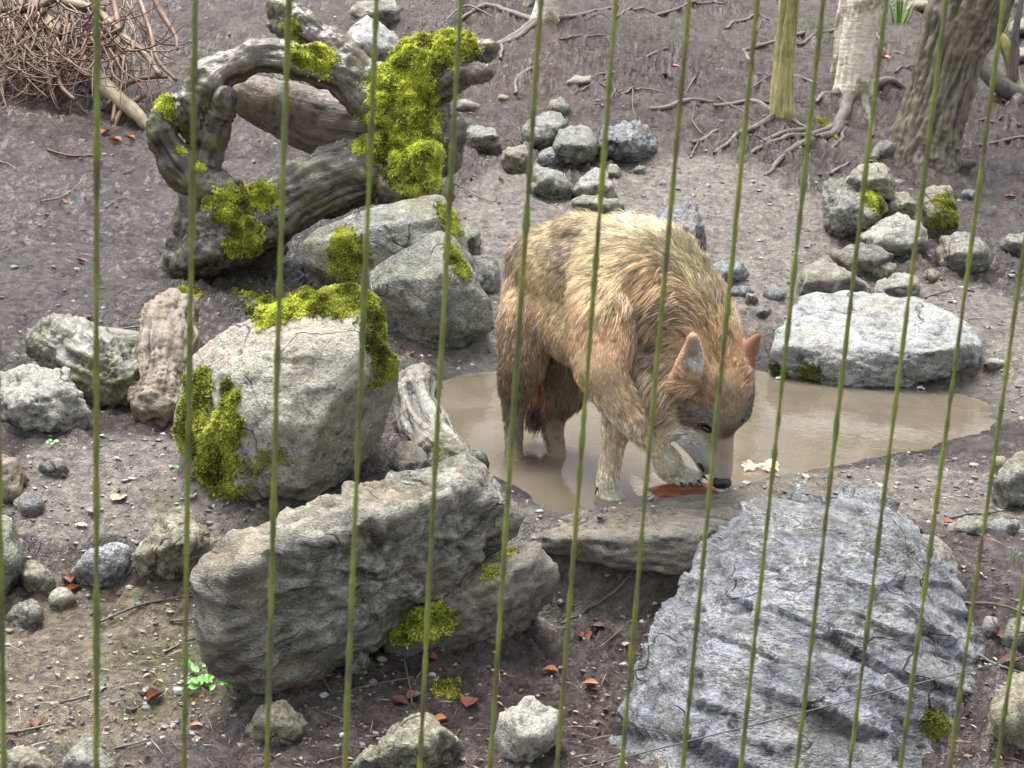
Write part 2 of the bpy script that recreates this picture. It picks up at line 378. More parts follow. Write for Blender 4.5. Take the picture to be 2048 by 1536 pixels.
M['litter'] = col_mat('leaf_litter', 'col', 0.4, 0.5)
M['pebble'] = col_mat('pebbles', 'col', 0.45, 0.5)
def plain(name, c, rough=0.5, spec=0.5, nscale=0, dark=None):
    s = NT(name)
    if nscale:
        co = s.objco(); f = s.noise(co, nscale, 4, 0.65)
        c2 = dark if dark else tuple(x*0.5 for x in c)
        return s.fin(s.mix(s.ramp(f, [(0.38, 0.0), (0.62, 1.0)]), c2, c), rough, s.bump(f, 0.5, 0.003), spec)
    return s.fin(c, rough, None, spec)
def water_mat():
    s = NT('murky_pond_water'); tc = s.n('ShaderNodeTexCoord'); co = tc.outputs['Object']
    f = s.noise(co, 3.5, 4, 0.55, 0.8)
    col = s.mix(s.ramp(f, [(0.35, 0.0), (0.65, 1.0)]), (0.100, 0.085, 0.062), (0.135, 0.115, 0.086))
    nrm = s.bump(s.math('ADD', s.noise(co, 11, 3, 0.5, 0.3), s.math('MULTIPLY', s.noise(co, 38, 2, 0.5, 0.6), 0.25)), 0.09, 0.02)
    return s.fin(col, 0.045, nrm, 0.5, IOR=1.42)
M['water'] = water_mat()
M['wire'] = plain('algae_coated_cable', (0.20, 0.235, 0.05), 0.7, 0.3, 26, (0.10, 0.10, 0.045))
M['thinwire'] = plain('dark_steel_wire', (0.06, 0.062, 0.065), 0.5, 0.5)

# ------------------------------------------------------------------ terrain
KL = np.array([(-60, -.6), (2, -.36), (3.3, -.27), (3.7, -.2), (4.05, -.08), (4.35, .03), (5.5, .05), (6, .12), (7, .31), (8, .53), (10, 1.0), (12, 1.36), (15, 2.2), (30, 9.5), (60, 26), (90, 40)])  # unseen far rows, in every profile, steepened to block low sky from the pond
KM = np.array([(-60, -.6), (2, -.36), (3.3, -.27), (3.8, -.235), (3.98, -.215), (4.06, 0.0), (4.14, .035), (5.5, .05), (6, .12), (7, .31), (8, .53), (10, 1.0), (12, 1.36), (15, 2.2), (30, 9.5), (60, 26), (90, 40)])
KR = np.array([(-60, -.6), (2, -.33), (3.0, -.24), (3.4, -.13), (3.75, -.02), (3.95, .035), (5.5, .06), (6, .13), (7, .31), (8, .53), (10, 1.0), (12, 1.36), (15, 2.2), (30, 9.5), (60, 26), (90, 40)])
POND_PX = [(868, 800), (880, 762), (930, 745), (1000, 738), (1200, 735), (1400, 735), (1500, 737), (1600, 752), (1750, 778), (1850, 775), (1920, 785), (1985, 808), (1993, 845), (1960, 872), (1880, 893), (1700, 935), (1560, 958), (1440, 984), (1330, 1003), (1250, 1018), (1200, 1028), (1110, 1033), (1070, 1015), (1000, 965), (930, 900), (885, 850)]
def on_z(px, py, z):
    v = ray(px, py); return CAM+v*((z-CAMH)/v[2])
POND = np.array([on_z(x, y, 0.0)[:2] for x, y in POND_PX])
def poly_sd(P, poly):
    """signed distance to a polygon, negative inside"""
    d = np.full(len(P), 1e9); ins = np.zeros(len(P), bool); n = len(poly)
    for i in range(n):
        a, b = poly[i], poly[(i+1) % n]; ab = b-a; t = np.clip(((P-a)@ab)/(ab@ab), 0, 1)
        d = np.minimum(d, np.linalg.norm(P-a-t[:, None]*ab, axis=1))
        c = ((a[1] > P[:, 1]) != (b[1] > P[:, 1])) & (P[:, 0] < (b[0]-a[0])*(P[:, 1]-a[1])/(b[1]-a[1]+1e-12)+a[0]); ins ^= c
    return np.where(ins, -d, d)
def height(X, Y):
    X = np.asarray(X, float); Y = np.asarray(Y, float)
    zl = np.interp(Y, KL[:, 0], KL[:, 1]); zm = np.interp(Y, KM[:, 0], KM[:, 1]); zr = np.interp(Y, KR[:, 0], KR[:, 1])
    a = sm(-0.02, 0.14, X); b = sm(0.75, 1.15, X)
    z = zl*(1-a)+zm*a; z = z*(1-b)+zr*b
    # gentle swell
    z = z+0.03*np.sin(X*1.7+0.6)*sm(5.7, 7, Y)+0.02*np.sin(X*3.1+Y*1.3)*sm(5.7, 6.5, Y)+0.05*sm(-0.5, -1.6, X)*sm(4.2, 5.2, Y)*(1-sm(6, 8, Y))
    near = (Y > 3.4) & (Y < 6.6) & (X > -0.9) & (X < 2.2)
    if near.any():
        P = np.stack([X[near], Y[near]], 1); sd = poly_sd(P, POND); sd = sd+0.022*fbm(np.column_stack([P, 0*sd]), 7, 3, 0.6, 4.2); zz = z[near]
        wgt = sm(0.30, 0.02, sd)
        zz = np.where(sd > 0, np.where(zz > -0.02, zz*(1-wgt)+wgt*(0.008+(0.09+0.5*sm(4.6, 4.4, P[:, 1])*sm(0.15, 0.3, P[:, 0])*sm(.10, .03, sd))*np.clip(sd, 0, .3)), zz), np.minimum(zz, 0.008)-0.075*sm(0, -0.16, sd)-0.012*sm(0, -0.02, sd))
        z = z.copy(); z[near] = zz
    return z
def gz(x, y): return float(height(np.array([x]), np.array([y]))[0])
def ground(px, py, lift=0.0):
    v = ray(px, py); Ys = np.arange(2.2, 40, 0.02); z = height(v[0]*Ys, Ys)+lift-(CAMH+v[2]*Ys)
    k = np.argmax(z > 0); a, b = (Ys[k-1], Ys[k]) if k else (Ys[0], Ys[0])
    Y = a+(b-a)*(-z[k-1])/(z[k]-z[k-1]+1e-12) if k else a
    return CAM+v*Y
def gY(px, py): return ground(px, py)[1]
def axis(segs):
    out = []
    for a, b, h in segs: out.append(np.arange(a, b, h))
    return np.concatenate(out)
def geo(a, b, h0, h1):
    n = int(2*(b-a)/(h0+h1)); t = (np.arange(n)+0.5)/n; s = np.cumsum(h0+(h1-h0)*t); return a+s/s[-1]*(b-a)
gx = np.concatenate([-geo(3.5, 60, .05, 6)[::-1], np.arange(-3.5, -1.3, .017), np.arange(-1.3, 1.45, .0078), np.arange(1.45, 3.7, .017), geo(3.7, 60, .05, 6)])
gy = np.concatenate([np.array([-60, -30, -15, -8, -4, -2, 0, 1, 1.8, 2.4, 2.8]), np.arange(2.9, 6.4, .0125), geo(6.4, 13.5, .014, .06), geo(13.6, 90, .3, 8)])
GX, GY = np.meshgrid(gx, gy, indexing='ij'); gxr, gyr = GX.ravel(), GY.ravel()
gz0 = height(gxr, gyr); P2 = np.stack([gxr, gyr, np.zeros_like(gxr)], 1)
vis = (gyr > 2.6) & (gyr < 15) & (np.abs(gxr) < 5)
Pv = P2[vis]
ell = lambda px, py, rx, ry, z=0.03: (lambda c: np.sqrt(((Pv[:, 0]-c[0])/rx)**2+((Pv[:, 1]-c[1])/ry)**2))(ground(px, py))
big = fbm(Pv, 1.1, 3, 0.5, 3.1); med = fbm(Pv, 5.0, 3, 0.55, 9.7)
gravel = np.zeros(len(Pv))
for px, py, rx, ry in [(1430, 470, .75, .9), (1000, 560, .32, 1.0), (1040, 440, .3, .8), (1700, 980, .9, .33), (1960, 690, .35, .7), (300, 980, .4, .3), (250, 1010, .35, .22), (1400, 380, .5, .5), (1250, 1040, .4, .2)]:
    e = ell(px, py, rx, ry)+0.22*med; gravel = np.maximum(gravel, 1-sm(0.75, 1.1, e))
slab = 1-sm(0.7, 1.1, ell(180, 1330, .42, .42)+0.25*med)                       # wet bare slab, front left
lump = fbm(Pv, 13, 4, 0.6, 1.3); fine = fbm(Pv, 55, 2, 0.6, 5.5); rg_ = ridged(Pv, 24, 2, 2.2)
rough_amt = (0.35+0.65*sm(-0.3, 0.5, big+0.5*med))*(1-0.65*gravel)*(1-0.6*slab)
sdp = np.full(len(Pv), 9.0); nearp = (Pv[:, 1] < 6.8) & (Pv[:, 1] > 3.4) & (Pv[:, 0] > -1) & (Pv[:, 0] < 2.3)
sdp[nearp] = poly_sd(Pv[nearp][:, :2], POND)
calm = sm(-0.01, 0.10, sdp)
far = 1+0.8*sm(6, 9, Pv[:, 1])
clod = fbm(Pv, 30, 3, 0.7, 8.1)
dz = (0.022*lump+0.0065*fine+0.010*rg_+0.010*np.maximum(clod, -0.2))*rough_amt*far+0.0035*fine+0.016*med*far
dz = dz*(0.15+0.85*calm); gz1 = gz0.copy(); gz1[vis] += dz
# colours of the ground, with relief shade painted in
mud1 = np.array((0.118, 0.096, 0.092)); mud2 = np.array((0.185, 0.158, 0.150)); mud3 = np.array((0.078, 0.060, 0.051)); sand = np.array((0.30, 0.272, 0.235)); slabc = np.array((0.31, 0.27, 0.19))
t1 = sm(-0.5, 0.6, med+0.3*lump)[:, None]; t2 = sm(0.15, 0.75, big+0.35*med)[:, None]
gc = mud1*(1-t1)+mud2*t1; gc = gc*(1-0.7*t2)+mud3*0.7*t2; gc = gc*(1+0.35*np.clip(clod+0.5*fine, -0.9, 1.2))[:, None]  # hollows darker and clod tops paler, relief shade put into the colour
warm = sm(6.2, 9.5, Pv[:, 1])[:, None]; gc = gc*(1-warm)+(gc*np.array((0.98, 0.84, 0.74)))*warm
gc = gc*(1-gravel[:, None])+sand*gravel[:, None]*(0.85+0.2*lump[:, None])
gc = gc*(1-0.8*slab[:, None])+0.8*slab[:, None]*slabc*(0.9+0.25*fine[:, None])
for px, py, r in [(250, 1330, .12), (290, 1390, .15), (1640, 60, .5), (1350, 55, .5), (385, 1290, .08), (1650, 245, .15), (330, 1010, .06), (1660, 1010, .05), (520, 585, .14), (650, 1400, .05)]:
    g = 0.6*(1-sm(0.4, 1.0, ell(px, py, r, r)+0.5*med+0.2*lump))[:, None]; gc = gc*(1-g)+np.array((0.12, 0.125, 0.035))*g
wetrim = (1-sm(0.0, 0.16, sdp+0.05*med))[:, None]; gc = gc*(1-0.5*wetrim)
gcol = np.tile(mud1, (len(gxr), 1)); gcol[vis] = np.clip(gc*(0.60+0.22*np.maximum(gravel, slab)[:, None])*np.array([1.03, 0.98, 0.95]), 0.015, 0.6); grv = np.zeros(len(gxr)); grv[vis] = np.clip(gravel+0.7*slab, 0, 1)
nxg, nyg = len(gx), len(gy); ii = (np.arange(nxg-1)[:, None]*nyg+np.arange(nyg-1)[None]).ravel()
GF = np.stack([ii, ii+nyg, ii+nyg+1, ii+1], 1)
GV = np.stack([gxr, gyr, gz1], 1)
gnd = obj('ground', GV, GF, M['ground']); tag(gnd, 'wet purplish brown mud slope with gravelly patches', None, None, 'structure')
attr(gnd.data, 'gcol', gcol); attr(gnd.data, 'gravel', grv, 'FLOAT')
_GZ = gz1.reshape(nxg, nyg)
def hz(x, y):
    """height of the finished ground mesh"""
    i = np.clip(np.searchsorted(gx, x)-1, 0, nxg-2); j = np.clip(np.searchsorted(gy, y)-1, 0, nyg-2)
    u = (x-gx[i])/(gx[i+1]-gx[i]); v = (y-gy[j])/(gy[j+1]-gy[j])
    return _GZ[i, j]*(1-u)*(1-v)+_GZ[i+1, j]*u*(1-v)+_GZ[i, j+1]*(1-u)*v+_GZ[i+1, j+1]*u*v
# pond surface
cpt = POND.mean(0); ring = smooth_path(np.vstack([POND, POND[:1]]), 160)[:-1]
dirv = ring-cpt; ring = ring+dirv/np.linalg.norm(dirv, axis=1)[:, None]*0.06
WV = [np.array([[cpt[0], cpt[1], 0.0]])]; WF = []; WT = []
for k in range(1, 13):
    WV.append(np.column_stack([cpt+(ring-cpt)*(k/12), np.zeros(len(ring))]))
nr = len(ring); jj = np.arange(nr); kk = (jj+1) % nr
WT = np.stack([np.zeros(nr, int), 1+jj, 1+kk], 1)
WF = np.vstack([np.stack([1+(k-1)*nr+jj, 1+k*nr+jj, 1+k*nr+kk, 1+(k-1)*nr+kk], 1) for k in range(1, 12)])
tag(obj('pond_water', np.vstack(WV), [WF, WT], M['water']), 'shallow murky brown pool the wolf stands in', None, None, 'structure')
# ------------------------------------------------------------------ rocks
def hull_planes(P):
    bm = bmesh.new()
    for p in P: bm.verts.new(p)
    bmesh.ops.convex_hull(bm, input=bm.verts); bm.normal_update()
    c = np.mean(P, 0); N, D = [], []
    for f in bm.faces:
        n = np.array(f.normal); d = n@(np.array(f.verts[0].co)-c)
        if d < 0: n, d = -n, -d
        if d > 1e-5: N.append(n); D.append(d)
    bm.free(); return c, np.array(N), np.array(D)
def rock_mesh(P, seed=0, lvl=4, soft=90, amp=0.035, freq=1.0, chips=10, strata=0.0, sdir=(0.25, 0.2, 1), rid=0.5, strf=4.0, grow=1.03, fac=0.9, fstr=(1, 1, 1.5), frame=None, fw=(0.9, 0.75, 0.4)):
    """closed weathered stone filling the hull of the points P"""
    P = np.asarray(P, float); rs = np.random.RandomState(seed); c, N, D = hull_planes(P); D = D*grow
    sz = (P.max(0)-P.min(0))/2; size = float(np.cbrt(np.prod(sz)))
    U, T = ico(lvl); U = U*sz; U = U/np.linalg.norm(U, axis=1)[:, None]
    if chips:
        n = rs.normal(size=(chips, 3)); n /= np.linalg.norm(n, axis=1)[:, None]
        sup = ((P-c)@n.T).max(0); N = np.vstack([N, n]); D = np.concatenate([D, sup*rs.uniform(0.74, 0.94, chips)])
    dots = U@N.T; R = np.where(dots > 1e-4, D[None]/np.maximum(dots, 1e-4), 1e3)
    soft = max(soft*5, 300); rm = R.min(1); q = np.exp(-soft*np.minimum(R/rm[:, None]-1, 4)); r = rm*(1-np.log(q.sum(1))/soft)
    V = U*np.maximum(r, rm*0.6)[:, None]
    off = rs.rand()*50
    Nn = vnormals(V, T); s = freq/size
    Vf = V@np.array(frame) if frame is not None else V*np.array(fstr)
    fct = fw[0]*facet(Vf, 1.5*s, off+1, 1.0, 0.35)+fw[1]*facet(Vf, 3.6*s, off+6, 0.9, 0.4)+fw[2]*facet(Vf, 9*s, off+4, 0.8, 0.5)
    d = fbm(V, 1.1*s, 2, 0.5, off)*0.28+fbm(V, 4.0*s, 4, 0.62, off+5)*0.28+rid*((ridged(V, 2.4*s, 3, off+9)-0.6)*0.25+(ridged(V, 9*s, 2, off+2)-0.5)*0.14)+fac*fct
    cav_shade = fbm(V, 9*s, 3, 0.6, off+2)*0.4+(ridged(V, 9*s, 2, off+2)-0.5)*0.4+0.7*fac*(0.75*facet(Vf, 3.6*s, off+6, 0.9, 0.4)+0.6*facet(Vf, 9*s, off+4, 0.8, 0.5))
    if strata:
        a = np.array(sdir, float); a /= np.linalg.norm(a); q = (V@a)*s*strf+0.35*fbm(V, 1.0*s, 3, 0.5, off+3)
        fr = q-np.floor(q); stp = np.minimum(fr/0.86, (1-fr)/0.14)-0.5
        q2 = (V@a)*s*strf*2.7+0.5*fbm(V, 2*s, 3, 0.5, off+13); f2 = q2-np.floor(q2); st2 = np.minimum(f2/0.85, (1-f2)/0.15)-0.5
        wg = np.clip(0.7+0.8*fbm(V, 1.6*s, 2, 0.5, off+8), 0, 1.4); d = d+strata*(stp+0.45*st2)*wg; cav_shade = cav_shade+0.35*strata*(stp+0.6*st2)*wg
    V = V+Nn*(d*amp*size)[:, None]
    return V+c, T, cav_shade
def norm_pt(p, Y0, skew, xc): return at(p[0], p[1], Y0+skew*(p[0]-xc)/1000.0+(p[2] if len(p) > 2 else 0.0))
def rock(label, base, outline, mat='grey', thick=0.16, inner=None, skew=0.0, lvl=4, name='rock', cat='rock', group=None, tilt=0.25, Y0=None, parent=None, sink=0.03, seed=None, **kw):
    """outline in photograph pixels, set at the distance where base meets the ground"""
    g = ground(*base); Y0 = (g[1]+0.35*thick) if Y0 is None else Y0
    ol = [tuple(p) for p in outline]; xs = [p[0] for p in ol]; ys = [p[1] for p in ol]; xc, yc = np.mean(xs), np.mean(ys); yb, yt = max(ys), min(ys)
    pts = []
    for p in ol:
        fr = (yb-p[1])/(yb-yt+1e-6); dy = (p[2] if len(p) > 2 else 0.0)+tilt*thick*(fr-0.3)
        pts.append(norm_pt((p[0], p[1], dy), Y0, skew, xc))
    for p in ol[::2]:                                                # the far side
        q = (xc+(p[0]-xc)*0.72, yc+(p[1]-yc)*0.72+10, thick); pts.append(norm_pt(q, Y0, skew, xc))
    if inner is None:
        w = max(xs)-min(xs); h = yb-yt; rs = np.random.RandomState(int(xc*7+yc))
        inner = [(min(xs)+w*f, yt+h*(0.38+0.2*rs.rand()), -thick*(0.4+0.35*rs.rand())) for f in (0.22, 0.5, 0.78)]+[(min(xs)+w*f, yt+h*0.82, -thick*0.45) for f in (0.3, 0.65)]
    for p in inner: pts.append(norm_pt(p, Y0, skew, xc))
    pts = np.array(pts); lo = np.argsort(pts[:, 2])[:max(3, len(pts)//4)]; pts[lo, 2] -= sink
    V, T, cav_shade = rock_mesh(pts, int(xc*13+yc*7) % 9973 if seed is None else seed, lvl, **kw)
    c = pts.mean(0); loc = (c[0], c[1], V[:, 2].min())
    o = obj(name, V, T, M[mat], parent, loc); attr(o.data, 'cav_shade', cav_shade, 'FLOAT')
    if parent is None: tag(o, label, cat, group)
    return o
def layer_frame(n, u, k):
    n = np.array(n, float); n /= np.linalg.norm(n); u = np.array(u, float); u -= n*(u@n); u /= np.linalg.norm(u); v = np.cross(n, u)
    return np.column_stack([u*k[0], v*k[1], n*k[2]])
LAYER = layer_frame((0.30, 0.35, 1), (1, -0.35, 0), (0.5, 1.0, 2.6))
R = {}
R['boulder'] = rock('large pale rounded boulder with moss on its top and its side', (560, 1015), [(352, 830), (385, 720), (450, 668), (540, 632), (600, 598), (700, 578), (765, 600), (800, 685), (796, 800), (770, 900), (700, 985), (560, 1022), (470, 1010), (400, 985), (368, 920)], 'boulder', 0.34, [(470, 760, -.10), (600, 700, -.10), (700, 720, -.12), (560, 850, -.19), (690, 860, -.17), (500, 960, -.15), (620, 980, -.13), (440, 850, -.13)], lvl=6, amp=0.045, chips=5, soft=22, rid=0.6, fac=0.5)
R['long'] = rock('long dark stained block of rock lying at the pool edge', (520, 1345), [(388, 1130), (440, 1090), (560, 1050), (700, 978), (800, 955), (915, 915), (1030, 916), (1077, 942), (1062, 1000), (1040, 1062), (1000, 1085), (870, 1165), (800, 1215), (760, 1268), (640, 1332), (520, 1352), (420, 1310), (402, 1240)], 'dark', 0.22, [(470, 1140, -.11), (560, 1100, -.12), (690, 1060, -.13), (800, 1040, -.12), (950, 975, -.09), (1030, 968, -.07), (540, 1320, -.10), (460, 1260, -.10), (740, 1240, -.12), (860, 1130, -.11)], skew=0.72, lvl=6, amp=0.046, chips=8, soft=30, strata=0.3, sdir=(-0.35, 0.1, 1), rid=0.8, fac=1.2)
R['low'] = rock('brown gravelly block wedged below the long dark block, moss tuft at its end', (850, 1300), [(762, 1285), (778, 1232), (870, 1172), (1000, 1098), (1070, 1080), (1118, 1150), (1104, 1205), (1010, 1272), (900, 1302), (800, 1308)], 'ledge', 0.16, [(850, 1225, -.08), (980, 1170, -.09), (1080, 1140, -.07), (830, 1280, -.08), (960, 1260, -.09)], skew=0.35, lvl=5, amp=0.06, chips=3, freq=1.6, rid=0.3)
cut = thing('rock', 'big angular grey rock split in two tiers in front of the mossy stump', 'rock', ground(850, 712))
R['block'] = rock('', (800, 690), [(606, 485), (640, 455), (760, 412), (885, 388), (915, 440), (945, 520), (965, 590), (860, 620), (740, 600), (615, 562)], 'grey', 0.36, [(650, 482, -.04), (760, 455, -.05), (860, 440, -.05), (720, 560, -.08), (860, 520, -.08)], lvl=5, name='upper_tier', parent=cut, amp=0.03, chips=3, soft=40, Y0=gY(800, 690)+.30)
R['wedge'] = rock('', (870, 712), [(735, 545), (770, 520), (870, 465), (905, 470), (950, 560), (982, 610), (986, 655), (850, 718), (800, 680), (748, 610)], 'grey', 0.3, [(760, 560, -.05), (880, 555, -.12), (850, 630, -.12), (935, 640, -.09)], lvl=5, name='lower_tier', parent=cut, amp=0.028, chips=3, soft=40, Y0=gY(870, 712)+.10)
R['slate'] = rock('huge blue-grey layered slate slab with whitish streaks', (1600, 1500), [(1195, 1580, -.10), (1245, 1440), (1290, 1320, .1), (1320, 1230, .2), (1370, 1165, .3), (1440, 1110, .36), (1480, 1030, .46), (1520, 998, .52), (1620, 990, .54), (1760, 1002, .52), (1840, 1050, .46), (1890, 1110, .4), (1925, 1200, .3), (1962, 1290, .2), (1966, 1420, .02), (1980, 1580, -.12)], 'bigslate', 0.34, [(1500, 1060, .32), (1640, 1050, .30), (1780, 1070, .32), (1450, 1230, .06), (1640, 1220, .04), (1800, 1230, .06), (1400, 1400, -.1), (1620, 1400, -.13), (1860, 1380, -.05), (1350, 1540, -.2), (1600, 1560, -.24), (1850, 1560, -.18), (1500, 1130, .22), (1750, 1140, .19)], lvl=7, amp=0.042, chips=0, soft=60, strata=0.0, sdir=(0.30, 0.35, 1), rid=0.1, tilt=0.0, Y0=3.42, freq=1.15, fac=1.0, frame=LAYER, fw=(1.5, 0.55, 0.12))
R['oval'] = rock('big pale oval rock with a flat top at the far pool edge', (1750, 775), [(1508, 700), (1530, 640), (1570, 602), (1640, 588), (1720, 588), (1830, 594), (1920, 640), (1964, 690), (1950, 727), (1880, 748), (1750, 778), (1650, 758), (1560, 742), (1515, 728)], 'white', 0.42, [(1580, 690, -.10), (1700, 720, -.14), (1850, 705, -.13), (1930, 690, -.06), (1640, 740, -.13), (1760, 758, -.14), (1700, 640, .05)], lvl=6, amp=0.04, chips=3, soft=34, strata=0.6, rid=0.6, tilt=0.9)
R['ledge'] = rock('overhanging gravelly concrete lip along the near pool edge', (1250, 1130), [(1050, 1070), (1085, 1042), (1250, 1020), (1400, 985), (1520, 975), (1560, 1040), (1480, 1090), (1420, 1142), (1340, 1148), (1230, 1135), (1150, 1112), (1080, 1098)], 'ledge', 0.16, [(1130, 1075, -.05), (1250, 1078, -.06), (1400, 1065, -.06), (1250, 1110, -.05), (1400, 1115, -.05)], name='concrete_lip', cat='ledge', lvl=5, amp=0.05, chips=0, freq=1.8, Y0=4.04, tilt=1.6, soft=30, sink=0.0)
